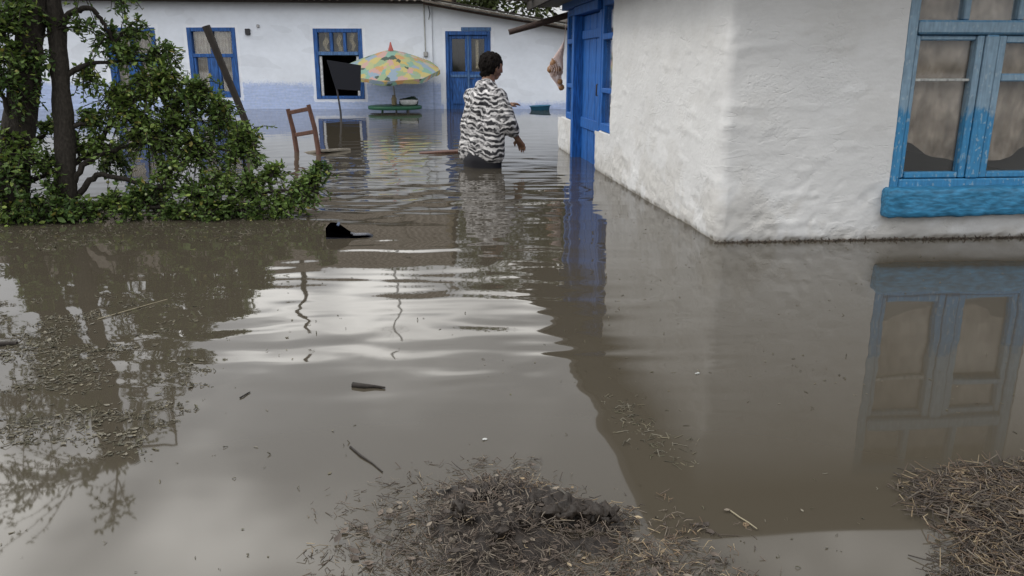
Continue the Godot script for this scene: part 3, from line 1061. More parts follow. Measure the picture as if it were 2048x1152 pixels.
	cg.tube([Vector3(-1.66, 2.0, FZ + 0.03), Vector3(-1.63, 1.85, FZ + 0.03), Vector3(-1.66, 1.74, FZ + 0.03)], [0.008, 0.008, 0.006], 6)
	part("loose_wire", cg.done(), M.dark_metal, house)
	part("vent", bx(Vector3(0.10, 0.12, 0.05), 0.01), M.dark_metal, house, Transform3D(Basis(), Vector3(-5.285, 1.51, FZ + 0.02)))
	part("hook", bx(Vector3(0.05, 0.06, 0.04), 0.01), M.metal, house, Transform3D(Basis(), Vector3(-5.07, 1.62, FZ + 0.02)))

	# masts on the ridge; the water mirrors them
	var mg := G.new()
	mg.tube([Vector3(-5.2, 2.8, -19.3), Vector3(-5.21, 4.6, -19.3), Vector3(-5.27, 5.1, -19.32), Vector3(-5.2, 5.8, -19.3)], [0.07, 0.065, 0.05, 0.04], 10, 0.02)
	var m1 := thing("roof_post", "dark crooked post rising above the ridge of the long house", "post")
	part("post", mg.done(), M.dark_wood, m1)
	mg = G.new()
	mg.tube([Vector3(-2.9, 2.8, -19.4), Vector3(-2.9, 4.6, -19.4), Vector3(-2.9, 6.2, -19.4)], [0.035, 0.03, 0.028], 10)
	var m2 := thing("antenna_mast", "thin pale antenna mast above the long house roof", "mast")
	part("mast", mg.done(), M.white_paint, m2)
	for k in 3:
		var ag := G.new()
		ag.tube([Vector3(-3.3 + 0.05 * k, 6.1 - 0.14 * k, -19.4), Vector3(-2.5 - 0.05 * k, 6.1 - 0.14 * k, -19.4)], [0.008, 0.008], 6)
		part("rod", ag.done(), M.metal, m2)

# ---------------------------------------------------------------- things in the yard
func yard_things() -> void:
	# wooden chair, half sunk and tilted
	var chair := thing("wooden_chair", "reddish brown wooden chair tilted in the water, back frame showing", "chair", Vector3(-2.14, 0.0, -8.45))
	chair.transform.basis = Basis(Vector3(0, 1, 0), -0.62) * Basis(Vector3(0, 0, 1), 0.16) * Basis(Vector3(1, 0, 0), -0.10)
	# local x: across the back, z: away from the sitter's front is +z
	for s in [-1, 1]:
		var g := G.new()
		g.tube([Vector3(s * 0.17, -0.62, 0.06), Vector3(s * 0.17, 0.0, 0.0), Vector3(s * 0.168, 0.24, 0.02), Vector3(s * 0.165, 0.47, 0.07)], [0.021, 0.027, 0.025, 0.022], 8)
		part("back_post", g.done(), M.red_wood, chair)
		g = G.new()
		g.tube([Vector3(s * 0.18, -0.62, -0.42), Vector3(s * 0.18, -0.05, -0.40)], [0.017, 0.022], 8)
		part("front_leg", g.done(), M.red_wood, chair)
	var rail := bx(Vector3(0.31, 0.042, 0.022), 0.006)
	part("top_rail", rail, M.red_wood, chair, Transform3D(Basis(Vector3(1, 0, 0), 0.2), Vector3(0, 0.43, 0.062)))
	part("back_rail", rail, M.red_wood, chair, Transform3D(Basis(Vector3(1, 0, 0), 0.1), Vector3(0, 0.20, 0.018)))
	part("seat", lumpy(Vector3(0.40, 0.034, 0.42), 0.03, 0.003, 5.0, 0.014, Vector3(1, 2, 3)), M.seat_wood, chair, Transform3D(Basis(Vector3(1, 0, 0), 0.05), Vector3(0, 0.012, -0.22)))
	for s in [-1, 1]:
		part("apron", bx(Vector3(0.02, 0.05, 0.36), 0.004), M.red_wood, chair, Transform3D(Basis(), Vector3(s * 0.175, -0.045, -0.2)))

	# floating boards
	single("floating_board", lumpy(Vector3(0.62, 0.030, 0.14), 0.03, 0.004, 5.0, 0.010, Vector3(2, 0, 1)), M.red_wood, "reddish brown board floating beside the wading person", "board", Transform3D(Basis.from_euler(Vector3(0.02, 0.16, 0.045)), Vector3(-0.66, 0.010, -8.45)))

	# long dark plank leaning out of the water
	var lg := G.new()
	lg.tube([Vector3(-2.98, -0.78, -9.4), Vector3(-3.03, 0.0, -9.5), Vector3(-3.20, 0.52, -9.52), Vector3(-3.33, 0.92, -9.5), Vector3(-3.456, 1.31, -9.5)], [0.036, 0.038, 0.040, 0.042, 0.044], 6, 0.05, 0.55)
	single("leaning_plank", lg.done(), M.dark_wood, "long dark weathered plank leaning up out of the water before the blue window", "plank")

	# green round table awash, with a parasol over it
	var tb := thing("garden_table", "dark green round table just above the water under the parasol", "table", Vector3(-2.27, 0.0, -15.9))
	var tg := G.new()
	tg.lathe([Vector2(0.001, 0.12), Vector2(0.48, 0.12), Vector2(0.51, 0.112), Vector2(0.52, 0.095), Vector2(0.515, 0.055), Vector2(0.50, 0.050), Vector2(0.49, 0.085), Vector2(0.001, 0.09)], 40)
	part("table_top", tg.done(), M.green, tb)
	for k in 4:
		var a := TAU * (k + 0.4) / 4
		tg = G.new()
		tg.tube([Vector3(cos(a) * 0.34, 0.09, sin(a) * 0.34), Vector3(cos(a) * 0.42, -0.8, sin(a) * 0.42)], [0.022, 0.018], 8)
		part("leg", tg.done(), M.green if k != 0 else M.off_white, tb)
	var um := thing("beach_umbrella", "open beach parasol with a patchwork print in orange, yellow, green and pink", "parasol", Vector3(-2.31, 0.0, -15.9))
	var print_im := Image.create(512, 512, false, Image.FORMAT_RGB8)
	var pal := [Color(0.38, 0.22, 0.09), Color(0.37, 0.29, 0.09), Color(0.36, 0.32, 0.12), Color(0.20, 0.28, 0.16), Color(0.15, 0.28, 0.22), Color(0.37, 0.24, 0.21), Color(0.33, 0.31, 0.26), Color(0.19, 0.26, 0.32), Color(0.29, 0.32, 0.15), Color(0.03, 0.05, 0.04)]
	var cells := []
	for k in 170:
		cells.append([Vector2(rng.randf(), rng.randf()), pal[rng.randi() % 9] * Color(0.80, 0.78, 0.80)])
	for k in 22:
		cells.append([Vector2(rng.randf(), rng.randf()), pal[9]])
	for j in 256:
		for i in 256:
			var p := Vector2((i + 0.5) / 256.0, (j + 0.5) / 256.0)
			p += Vector2(nz.get_noise_2d(p.x * 20.0, p.y * 20.0), nz.get_noise_2d(p.x * 20.0 + 50.0, p.y * 20.0)) * 0.02
			var best := 9.0
			var c := Color()
			for k in cells.size():
				var dd: float = p.distance_squared_to(cells[k][0]) * (4.0 if k >= 170 else 1.0)
				if dd < best:
					best = dd
					c = cells[k][1]
			print_im.fill_rect(Rect2i(i * 2, j * 2, 2, 2), c.linear_to_srgb())
	var pm := StandardMaterial3D.new()
	pm.albedo_texture = ImageTexture.create_from_image(print_im)
	pm.roughness = 0.85
	pm.backlight_enabled = true
	pm.backlight = Color(0.3, 0.3, 0.3)
	var canopy := Transform3D(Basis(Vector3(0, 0, 1), -0.03) * Basis(Vector3(1, 0, 0), 0.25), Vector3(0, 1.15, 0))
	var tip := func(a: float, t: float, sag: float) -> Vector3:
		var r := 0.93 * t
		return Vector3(cos(a) * r, -0.35 * pow(t, 1.2) - sag, sin(a) * r)
	for k in 8:
		var g := G.new()
		var rows := []
		for i in 9:
			var t := i / 8.0
			var row := []
			for j in 9:
				var v := j / 8.0
				var a := TAU * (k + v) / 8
				var e := sin(PI * v)
				row.append(tip.call(a, t * (1.0 - 0.055 * e * t), 0.015 * e * t))
			rows.append(row)
		g.sheet(rows, Vector3.UP)
		for i in g.V.size():
			g.U[i] = Vector2(g.V[i].x, g.V[i].z) / 1.8 + Vector2(0.5, 0.5)
		part("canopy_panel", g.done(), pm, um, canopy)
		# hanging edge
		g = G.new()
		var rim := []
		var low := []
		for j in 9:
			var v := j / 8.0
			var p: Vector3 = rows[8][j]
			rim.append(p)
			low.append(p * Vector3(1.01, 1, 1.01) + Vector3(0, -0.075 - 0.012 * sin(v * PI * 3.0), 0))
		g.sheet([rim, low], Vector3(rim[4].x, 0, rim[4].z))
		for i in g.V.size():
			g.U[i] = Vector2(g.V[i].x, g.V[i].z) / 1.5 + Vector2(0.2, 0.3 + g.V[i].y)
		part("valance", g.done(), pm, um, canopy)
		g = G.new()
		var a0 := TAU * k / 8
		g.tube([tip.call(a0, 0.03, 0.012), tip.call(a0, 0.5, 0.012), tip.call(a0, 1.0, 0.008)], [0.005, 0.005, 0.004], 5)
		part("rib", g.done(), M.metal, um, canopy)
		g = G.new()
		g.tube([tip.call(a0, 0.5, 0.018), Vector3(0, -0.42, 0)], [0.004, 0.004], 5)
		part("strut", g.done(), M.metal, um, canopy)
	var ug := G.new()
	ug.tube([canopy * Vector3(0, 0.0, 0), canopy * Vector3(0, -0.5, 0), Vector3(0.02, 0.1, -0.30), Vector3(0.02, -0.8, -0.34)], [0.014, 0.016, 0.018, 0.018], 10)
	part("pole", ug.done(), M.metal, um)
	ug = G.new()
	ug.lathe([Vector2(0.055, -0.03), Vector2(0.045, 0.02), Vector2(0.030, 0.06), Vector2(0.02, 0.10), Vector2(0.012, 0.14), Vector2(0.001, 0.15)], 12, canopy)
	part("finial", ug.done(), mat(lin(0.34, 0.09, 0.08), 0.6), um)

	# what stands on the table
	var pot := G.new()
	pot.lathe([Vector2(0.001, 0.0), Vector2(0.10, 0.0), Vector2(0.155, 0.03), Vector2(0.17, 0.09), Vector2(0.175, 0.10), Vector2(0.16, 0.10), Vector2(0.14, 0.04), Vector2(0.001, 0.02)], 24)
	single("enamel_bowl", pot.done(), M.white_paint, "white bowl on the round table under the parasol", "bowl", Transform3D(Basis(), Vector3(-1.98, 0.125, -15.75)))
	single("green_sack", lumpy(Vector3(0.34, 0.15, 0.24), 0.03, 0.05, 6.0, 0.07, Vector3(4, 4, 4)), M.black_green, "dark green bundle lying on the round table beside the bowl", "bundle", Transform3D(Basis(Vector3.UP, 0.2), Vector3(-2.02, 0.185, -16.05)))
	var jar := G.new()
	jar.lathe([Vector2(0.001, 0.0), Vector2(0.045, 0.0), Vector2(0.05, 0.02), Vector2(0.05, 0.13), Vector2(0.032, 0.16), Vector2(0.032, 0.19), Vector2(0.001, 0.19)], 16)
	single("clay_jug", jar.done(), mat(lin(0.30, 0.25, 0.15), 0.6, T.grain, Vector3(5, 5, 5)), "small tan jug standing mid table under the parasol", "jug", Transform3D(Basis(), Vector3(-2.27, 0.125, -15.8)))

	# dark board on a thin stand in front of the open window
	var st := thing("dark_board_stand", "dark tilted board on a thin post before the open window", "stand", Vector3(-2.955, 0.0, -14.1))
	var sg := G.new()
	sg.tube([Vector3(0.01, -0.8, 0), Vector3(0.0, 0.1, 0), Vector3(-0.045, 0.50, -0.01), Vector3(-0.05, 0.62, -0.02)], [0.018, 0.017, 0.015, 0.012], 8)
	part("post", sg.done(), M.dark_metal, st)
	sg = G.new()
	var q4 := [Vector3(-0.20, 0.96, -0.06), Vector3(0.38, 0.87, -0.06), Vector3(0.365, 0.45, 0.03), Vector3(-0.055, 0.48, 0.03)]
	var nn := Vector3(0, 0.15, 1).normalized() * 0.012
	var fr4 := []
	var bk4 := []
	for p in q4:
		fr4.append(p + nn)
		bk4.append(p - nn)
	sg.face(fr4, nn)
	sg.face(bk4, -nn)
	for k in 4:
		var k2 := (k + 1) % 4
		sg.face([fr4[k], fr4[k2], bk4[k2], bk4[k]], (q4[k] + q4[k2]) * 0.5 - Vector3(0.12, 0.69, 0))
	part("board", sg.done(), M.rubber, st)

	# blue tub by the far wall
	var bg := G.new()
	bg.lathe([Vector2(0.001, -0.06), Vector2(0.16, -0.06), Vector2(0.20, 0.10), Vector2(0.225, 0.105), Vector2(0.22, 0.115), Vector2(0.19, 0.11), Vector2(0.16, -0.02), Vector2(0.001, -0.03)], 28)
	single("blue_tub", bg.done(), M.teal, "blue tub floating by the far wall beside the porch", "tub", Transform3D(Basis(Vector3(0, 0, 1), 0.05), Vector3(0.57, -0.025, -16.45)))

	# black rubber shoe afloat
	var rows := []
	for i in 19:
		var t := i / 18.0
		var row := []
		# section from heel (t 0) to toe (t 1)
		var wide := 0.034 + 0.012 * sin(t * PI) + 0.006 * t - 0.030 * smoothstep(0.9, 1.0, t) - 0.02 * smoothstep(0.08, 0.0, t)
		var tall := lerpf(0.088, 0.026, smoothstep(0.18, 0.62, t)) - 0.016 * smoothstep(0.9, 1.0, t) - 0.03 * smoothstep(0.10, 0.0, t)
		for j in 17:
			var a := TAU * j / 16.0
			var yy := sin(a)
			row.append(Vector3(t * 0.25, (tall * 0.5) * yy + tall * 0.5 - 0.012, cos(a) * wide * (1.0 if yy < 0 else 0.85)))
		rows.append(row)
	var shoe := thing("rubber_shoe", "black rubber shoe floating on the water near the bush", "shoe", Vector3(-1.0, 0.004, -4.22))
	shoe.rotation.y = 0.12
	var shg := G.new()
	shg.sheet(rows, Vector3.ZERO)
	for i in shg.N.size():
		var row_i: int = i / 17
		var mid := Vector3(row_i / 18.0 * 0.25, 0.02, 0)
		if shg.N[i].dot(shg.V[i] - mid) < 0.0:
			shg.N[i] = -shg.N[i]
	var wet_rubber := mat(lin(0.014, 0.017, 0.028), 0.32)
	part("upper", shg.done(), wet_rubber, shoe)
	part("sole", lumpy(Vector3(0.25, 0.012, 0.088), 0.02, 0.002, 9.0, 0.006, Vector3(1, 1, 8)), M.rubber, shoe, Transform3D(Basis(), Vector3(0.125, -0.006, 0)))
	part("strap", bx(Vector3(0.014, 0.006, 0.075), 0.002), mat(lin(0.05, 0.07, 0.12), 0.5), shoe, Transform3D(Basis(Vector3(0, 0, 1), -0.55), Vector3(0.068, 0.066, 0)))

	# loose sticks afloat
	for q in [
		["floating_stick", Vector3(-0.462, 0.003, -2.156), Vector3(-0.365, 0.003, -2.137), 0.0085, 0.003, M.dark_wood, "short dark wedge of wood floating mid water"],
		["floating_stick", Vector3(-0.759, 0.002, -2.066), Vector3(-0.744, 0.002, -2.108), 0.0022, 0.0016, M.dark_wood, "tiny dark twig floating on the grey open water"],
		["floating_cane", Vector3(-1.51, 0.003, -2.775), Vector3(-1.362, 0.003, -3.032), 0.002, 0.0016, M.straw_stick, "thin pale cane floating in the shade below the bush"],
		["floating_stick", Vector3(-1.75, 0.004, -2.49), Vector3(-1.642, 0.006, -2.507), 0.011, 0.008, M.dark_wood, "black stick floating at the edge of the debris by the trees"],
		["floating_stalk", Vector3(-0.394, 0.002, -1.77), Vector3(-0.296, 0.002, -1.646), 0.0028, 0.0016, M.dark_wood, "slim dark stalk floating just beyond the straw heap"],
		["floating_stalk", Vector3(0.455, 0.003, -1.48), Vector3(0.49, 0.004, -1.41), 0.0017, 0.0012, M.straw_stick, "pale stalk beside the straw, pointing at the house"],
	]:
		var g := G.new()
		var a: Vector3 = q[1]
		var b: Vector3 = q[2]
		g.tube([a, a.lerp(b, 0.35) + Vector3(0, 0.001, 0.004), a.lerp(b, 0.7) - Vector3(0, 0, 0.003), b], [q[3], q[3] * 0.9, lerpf(q[3], q[4], 0.7), q[4]], 6, 0.06)
		single(q[0], g.done(), q[5], q[6], "stick", Transform3D(), "sticks afloat")

# ---------------------------------------------------------------- trees
const BUSH_CLUMPS := [
	[-2.273, 0.032, -4.700, 0.118, 9],
	[-1.806, 0.013, -4.720, 0.124, 10],
	[-1.518, -0.008, -4.750, 0.107, 8],
	[-2.504, 0.006, -4.680, 0.099, 7],
	[-2.071, 0.250, -4.850, 0.167, 12],
	[-1.744, 0.189, -4.850, 0.152, 11],
	[-2.120, 0.803, -5.050, 0.164, 16],
	[-1.933, 0.727, -5.100, 0.134, 12],
	[-1.818, 0.636, -5.100, 0.134, 12],
	[-1.656, 0.466, -5.050, 0.133, 12],
	[-2.088, 0.548, -5.050, 0.196, 18],
	[-2.393, 0.688, -4.950, 0.155, 14],
	[-2.297, 0.558, -4.900, 0.178, 18],
	[-2.420, 1.007, -5.000, 0.125, 9],
	[-2.238, 1.080, -5.050, 0.107, 7],
	[-1.185, 0.267, -4.950, 0.080, 6],
	[-2.474, 0.400, -4.850, 0.136, 10],
	[-2.625, 0.400, -4.850, 0.103, 8],
	[-2.322, 0.949, -5.000, 0.150, 14],
	[-2.127, 0.921, -5.100, 0.134, 12],
	[-2.199, 0.730, -5.000, 0.188, 22],
	[-2.021, 0.636, -5.100, 0.198, 20],
	[-1.830, 0.514, -5.100, 0.128, 12],
	[-2.212, 0.450, -4.950, 0.232, 28],
	[-1.952, 0.338, -5.000, 0.250, 30],
	[-1.671, 0.354, -5.000, 0.172, 20],
	[-1.494, 0.245, -5.000, 0.109, 10],
	[-1.246, 0.190, -4.950, 0.118, 12],
	[-1.296, 0.082, -4.850, 0.136, 14],
	[-1.584, 0.113, -4.850, 0.182, 22],
	[-1.886, 0.106, -4.800, 0.186, 24],
	[-2.190, 0.090, -4.800, 0.174, 22],
	[-2.396, 0.068, -4.750, 0.125, 14],
	[-2.524, 0.544, -4.900, 0.123, 12],
	[-2.530, 0.790, -4.950, 0.108, 9],
	[-2.488, 0.280, -5.100, 0.143, 12],
	[-1.713, 0.014, -4.800, 0.120, 12],
	[-2.030, -0.008, -4.750, 0.104, 10],
	[-1.408, 0.029, -4.800, 0.105, 9],
]
const LEFT_CLUMPS := [
	[-2.756, 0.006, -4.600, 0.109, 8],
	[-2.928, 0.021, -4.600, 0.121, 9],
	[-2.666, 0.182, -4.700, 0.100, 6],
	[-2.765, 1.189, -4.750, 0.184, 18],
	[-2.879, 0.919, -4.700, 0.182, 18],
	[-2.759, 0.341, -4.600, 0.138, 12],
	[-2.903, 0.255, -4.600, 0.149, 14],
	[-2.839, 1.082, -4.750, 0.178, 18],
	[-2.742, 0.892, -4.800, 0.150, 12],
	[-2.850, 0.754, -4.700, 0.176, 18],
	[-2.917, 0.444, -4.700, 0.162, 16],
	[-2.828, 0.510, -4.950, 0.118, 9],
	[-2.822, 0.274, -4.900, 0.123, 10],
	[-2.828, 0.101, -4.650, 0.140, 14],
	[-2.661, 0.041, -4.650, 0.110, 12],
	[-3.001, 0.122, -4.700, 0.132, 12],
	[-2.526, 0.056, -4.650, 0.102, 10],
	[-2.491, 1.088, -4.900, 0.080, 5],
	[-2.291, 1.191, -5.000, 0.081, 4],
	[-2.950, 1.250, -4.800, 0.280, 14],
	[-2.450, 1.320, -4.900, 0.250, 11],
	[-2.750, 1.620, -4.800, 0.220, 10],
	[-3.200, 1.700, -4.700, 0.300, 12],
	[-2.700, 2.000, -4.800, 0.200, 6],
	[-3.300, 1.200, -4.800, 0.350, 14],
	[-3.600, 0.700, -4.900, 0.400, 16],
	[-3.500, 1.900, -4.800, 0.300, 10],
]
const TRUNK_A := [Vector3(-3.074, -0.480, -4.650), Vector3(-3.003, -0.028, -4.700), Vector3(-2.944, 0.322, -4.750), Vector3(-2.862, 0.695, -4.800), Vector3(-2.783, 1.086, -4.850), Vector3(-2.716, 1.415, -4.900), Vector3(-2.679, 1.730, -4.900)]
const LIMBS_A := [
	[Vector3(-2.833, 0.780, -4.800), Vector3(-2.844, 0.919, -4.760), Vector3(-2.854, 1.054, -4.720)],
	[Vector3(-2.887, 0.524, -4.770), Vector3(-2.900, 0.614, -4.720), Vector3(-2.909, 0.755, -4.680)],
	[Vector3(-2.938, 0.322, -4.750), Vector3(-2.890, 0.430, -4.850), Vector3(-2.831, 0.495, -4.950)],
	[Vector3(-2.954, 0.265, -4.740), Vector3(-2.894, 0.227, -4.800), Vector3(-2.813, 0.261, -4.880)],
	[Vector3(-2.976, 0.062, -4.700), Vector3(-2.836, 0.084, -4.660), Vector3(-2.658, 0.056, -4.650)],
	[Vector3(-2.724, 1.415, -4.900), Vector3(-2.534, 1.574, -4.900), Vector3(-2.260, 1.577, -4.920)],
	[Vector3(-2.774, 1.141, -4.850), Vector3(-2.722, 1.003, -4.820), Vector3(-2.728, 0.892, -4.800)],
]
const TRUNK_B := [Vector3(-2.740, -0.480, -4.650), Vector3(-2.684, -0.017, -4.720), Vector3(-2.646, 0.263, -4.750), Vector3(-2.641, 0.551, -4.800), Vector3(-2.648, 0.835, -4.850), Vector3(-2.652, 1.144, -4.900), Vector3(-2.644, 1.415, -4.900), Vector3(-2.557, 1.704, -4.900)]
const LIMBS_B := [
	[Vector3(-2.656, 1.116, -4.900), Vector3(-2.565, 1.177, -4.900), Vector3(-2.473, 1.210, -4.900), Vector3(-2.423, 1.183, -4.920), Vector3(-2.391, 1.104, -4.950), Vector3(-2.371, 0.992, -5.000), Vector3(-2.294, 0.891, -5.000)],
	[Vector3(-2.671, 0.100, -4.740), Vector3(-2.583, 0.262, -4.760), Vector3(-2.485, 0.361, -4.800), Vector3(-2.352, 0.415, -4.850), Vector3(-2.183, 0.435, -4.950), Vector3(-1.929, 0.415, -5.000), Vector3(-1.687, 0.354, -5.000)],
	[Vector3(-2.667, 0.159, -4.750), Vector3(-2.611, 0.316, -4.800), Vector3(-2.530, 0.395, -4.900), Vector3(-2.409, 0.570, -4.950), Vector3(-2.231, 0.716, -5.000), Vector3(-2.011, 0.684, -5.050), Vector3(-1.827, 0.545, -5.100)],
	[Vector3(-2.672, 0.057, -4.730), Vector3(-2.560, 0.184, -4.780), Vector3(-2.455, 0.257, -4.800), Vector3(-2.217, 0.193, -4.820), Vector3(-1.919, 0.148, -4.820), Vector3(-1.596, 0.143, -4.850), Vector3(-1.329, 0.154, -4.880), Vector3(-1.182, 0.135, -4.900)],
	[Vector3(-2.667, 0.072, -4.730), Vector3(-2.513, 0.089, -4.720), Vector3(-2.290, 0.078, -4.750), Vector3(-1.943, 0.063, -4.780), Vector3(-1.680, 0.044, -4.800)],
	[Vector3(-2.647, 0.807, -4.850), Vector3(-2.572, 0.863, -4.880), Vector3(-2.515, 0.891, -4.920), Vector3(-2.404, 0.906, -4.970), Vector3(-2.198, 0.920, -5.050)],
	[Vector3(-2.645, 0.522, -4.800), Vector3(-2.572, 0.550, -4.820), Vector3(-2.512, 0.560, -4.880)],
]

func leaf_mesh(fold: float, wide: float) -> ArrayMesh:
	var g := G.new()
	var base := Vector3(0, 0, 0)
	var mid := Vector3(0, 0.5, -fold)
	var tip := Vector3(0, 1.0, fold * 0.6)
	for s in [-1.0, 1.0]:
		var a := Vector3(s * wide, 0.38, 0.0)
		var b := Vector3(s * wide * 0.75, 0.68, 0.0)
		g.face([base, a, mid], Vector3(0, 0, 1))
		g.face([mid, a, b], Vector3(0, 0, 1))
		g.face([mid, b, tip], Vector3(0, 0, 1))
	return g.done()

func multi(called: String, mesh: Mesh, m: Material, xs: Array, cols: Array, parent: Node) -> MultiMeshInstance3D:
	var mm := MultiMesh.new()
	mm.transform_format = MultiMesh.TRANSFORM_3D
	mm.use_colors = true
	mm.mesh = mesh
	mm.instance_count = xs.size()
	for i in xs.size():
		mm.set_instance_transform(i, xs[i])
		mm.set_instance_color(i, cols[i])
	var o := MultiMeshInstance3D.new()
	o.name = called
	o.multimesh = mm
	o.material_override = m
	parent.add_child(o, true)
	o.set_meta("kind", "stuff")
	return o

func tinted(rough: float, through := 0.0) -> StandardMaterial3D:
	var m := StandardMaterial3D.new()
	m.vertex_color_use_as_albedo = true
	m.roughness = rough
	m.metallic_specular = 0.4
	if through > 0.0:
		m.backlight_enabled = true
		m.backlight = Color(through, through, through)
	return m

func smooth_line(pts: Array, per: int) -> Array:
	var c := Curve3D.new()
	for i in pts.size():
		var t: Vector3 = (pts[mini(i + 1, pts.size() - 1)] - pts[maxi(i - 1, 0)]) / 6.0
		c.add_point(pts[i], -t, t)
	var out := []
	var n := (pts.size() - 1) * per
	for k in n + 1:
		out.append(c.sample(mini(k / per, pts.size() - 2), float(k - per * mini(k / per, pts.size() - 2)) / per))
	return out

func fruit_tree(label: String, trunk: Array, r0: float, r1: float, limbs: Array, clumps: Array, fruits: int, density: float) -> void:
	var t := thing("fruit_tree", label, "tree", Vector3.ZERO, "fruit trees in the flood")
	var line := smooth_line([trunk[0] + Vector3(0, -0.36, 0)] + trunk, 4)
	var rr := []
	for i in line.size():
		rr.append(lerpf(r0, r1, float(i) / line.size()) * (1.0 + 0.10 * sin(i * 1.9)))
	var g := G.new()
	g.tube(line, rr, 12, 0.06)
	part("trunk", g.done(), M.bark, t)
	var nodes := []
	for i in range(6, line.size()):
		nodes.append([line[i], rr[i]])
	for l in limbs:
		var ll := smooth_line(l, 5)
		var lr := []
		for i in ll.size():
			ll[i] += Vector3(n3(i * 3.1, 1, l[0].x * 50.0), n3(i * 3.1, 9, l[0].y * 50.0), n3(i * 3.1, 20, 4)) * 0.014 * minf(1.0, i / 4.0)
			lr.append(lerpf(r1 * 0.55, 0.006, pow(float(i) / ll.size(), 0.8)))
			nodes.append([ll[i], lr[i]])
		g = G.new()
		g.tube(ll, lr, 8, 0.05)
		part("limb", g.done(), M.bark, t)
	var tw := G.new()
	var xs := []
	var cols := []
	var spots := []
	for c in clumps:
		var mid := Vector3(c[0], c[1], c[2])
		var best = nodes[0]
		for n in nodes:
			if n[0].distance_squared_to(mid) < best[0].distance_squared_to(mid):
				best = n
		var stem := smooth_line([best[0], best[0].lerp(mid, 0.5) + Vector3(0, 0.04, 0.0), mid], 4)
		tw.tube(stem, [0.007, 0.0068, 0.0065, 0.006, 0.0055, 0.005, 0.0048, 0.0045, 0.004], 5)
		var tone := rng.randf_range(0.0, 1.0)
		for k in int(c[4] * density):
			var dir := Vector3(rng.randfn(), rng.randfn() * 0.8, rng.randfn()).normalized()
			var end: Vector3 = mid + dir * c[3] * rng.randf_range(0.55, 1.0) * (1.0 if rng.randf() < 0.85 else 1.55)
			if end.y < -0.05:
				end.y = rng.randf_range(-0.05, 0.03)
			var start: Vector3 = stem[rng.randi_range(2, stem.size() - 1)]
			var bend := start.lerp(end, 0.5) + Vector3(0, rng.randf_range(0.0, 0.05), 0)
			var tl := smooth_line([start, bend, end - Vector3(0, rng.randf_range(0.0, 0.04) if end.y > 0.06 else 0.0, 0)], 4)
			tw.tube(tl, [0.0035, 0.0033, 0.003, 0.0028, 0.0026, 0.0024, 0.0022, 0.002, 0.0015], 4)
			var along: Vector3 = (end - start).normalized()
			var n := rng.randi_range(9, 15)
			for i in n:
				var f := 0.22 + 0.78 * (i + rng.randf()) / n
				var p: Vector3 = tl[0].lerp(tl[8], f) if f > 1.0 else tl[int(f * 8)].lerp(tl[mini(8, int(f * 8) + 1)], f * 8 - int(f * 8))
				var out := (along * rng.randf_range(0.0, 0.9) + Vector3(rng.randfn(), rng.randfn() * 0.6 - 0.15, rng.randfn())).normalized()
				var face := (Vector3.UP + Vector3(rng.randfn(), rng.randfn() * 0.5, rng.randfn()) * 0.55).normalized()
				var x := out.cross(face).normalized()
				var size := rng.randf_range(0.018, 0.044) * (1.0 if rng.randf() < 0.9 else 1.3)
				var bas := Basis(x, out, x.cross(out)).scaled_local(Vector3(size, size, size))
				if p.y < 0.0:
					continue
				xs.append(Transform3D(bas, p))
				var young := rng.randf()
				var col := Color(0.034, 0.072, 0.019).lerp(Color(0.115, 0.175, 0.036), clampf(tone * 0.6 + young * 0.5, 0.0, 1.0))
				if young > 0.90:
					col = Color(0.16, 0.21, 0.045)
				elif young < 0.02:
					col = Color(0.19, 0.17, 0.04)
				col = col * rng.randf_range(0.75, 1.25)
				col.a = 1.0
				cols.append(col)
			if rng.randf() < 0.5:
				spots.append(tl[6])
	part("twigs", tw.done(), M.bark, t)
	multi("crown", leaf_mesh(0.10, 0.27), tinted(0.55, 0.7), xs, cols, t)
	var ag := G.new()
	ag.lathe([Vector2(0.001, -0.95), Vector2(0.5, -0.85), Vector2(0.9, -0.35), Vector2(1.0, 0.1), Vector2(0.85, 0.6), Vector2(0.45, 0.86), Vector2(0.12, 0.80), Vector2(0.001, 0.74)], 9)
	var am := ag.done()
	var skins := [mat(lin(0.22, 0.27, 0.07), 0.4), mat(lin(0.32, 0.32, 0.11), 0.4), mat(lin(0.30, 0.34, 0.18), 0.4)]
	for k in mini(fruits, spots.size()):
		var p: Vector3 = spots[(k * 37) % spots.size()]
		var r := rng.randf_range(0.008, 0.012)
		part("fruit", am, skins[k % 3], t, Transform3D(Basis.from_euler(Vector3(rng.randf(), rng.randf(), rng.randf())).scaled(Vector3(r, r, r)), p + Vector3(0, -r, 0.01)))

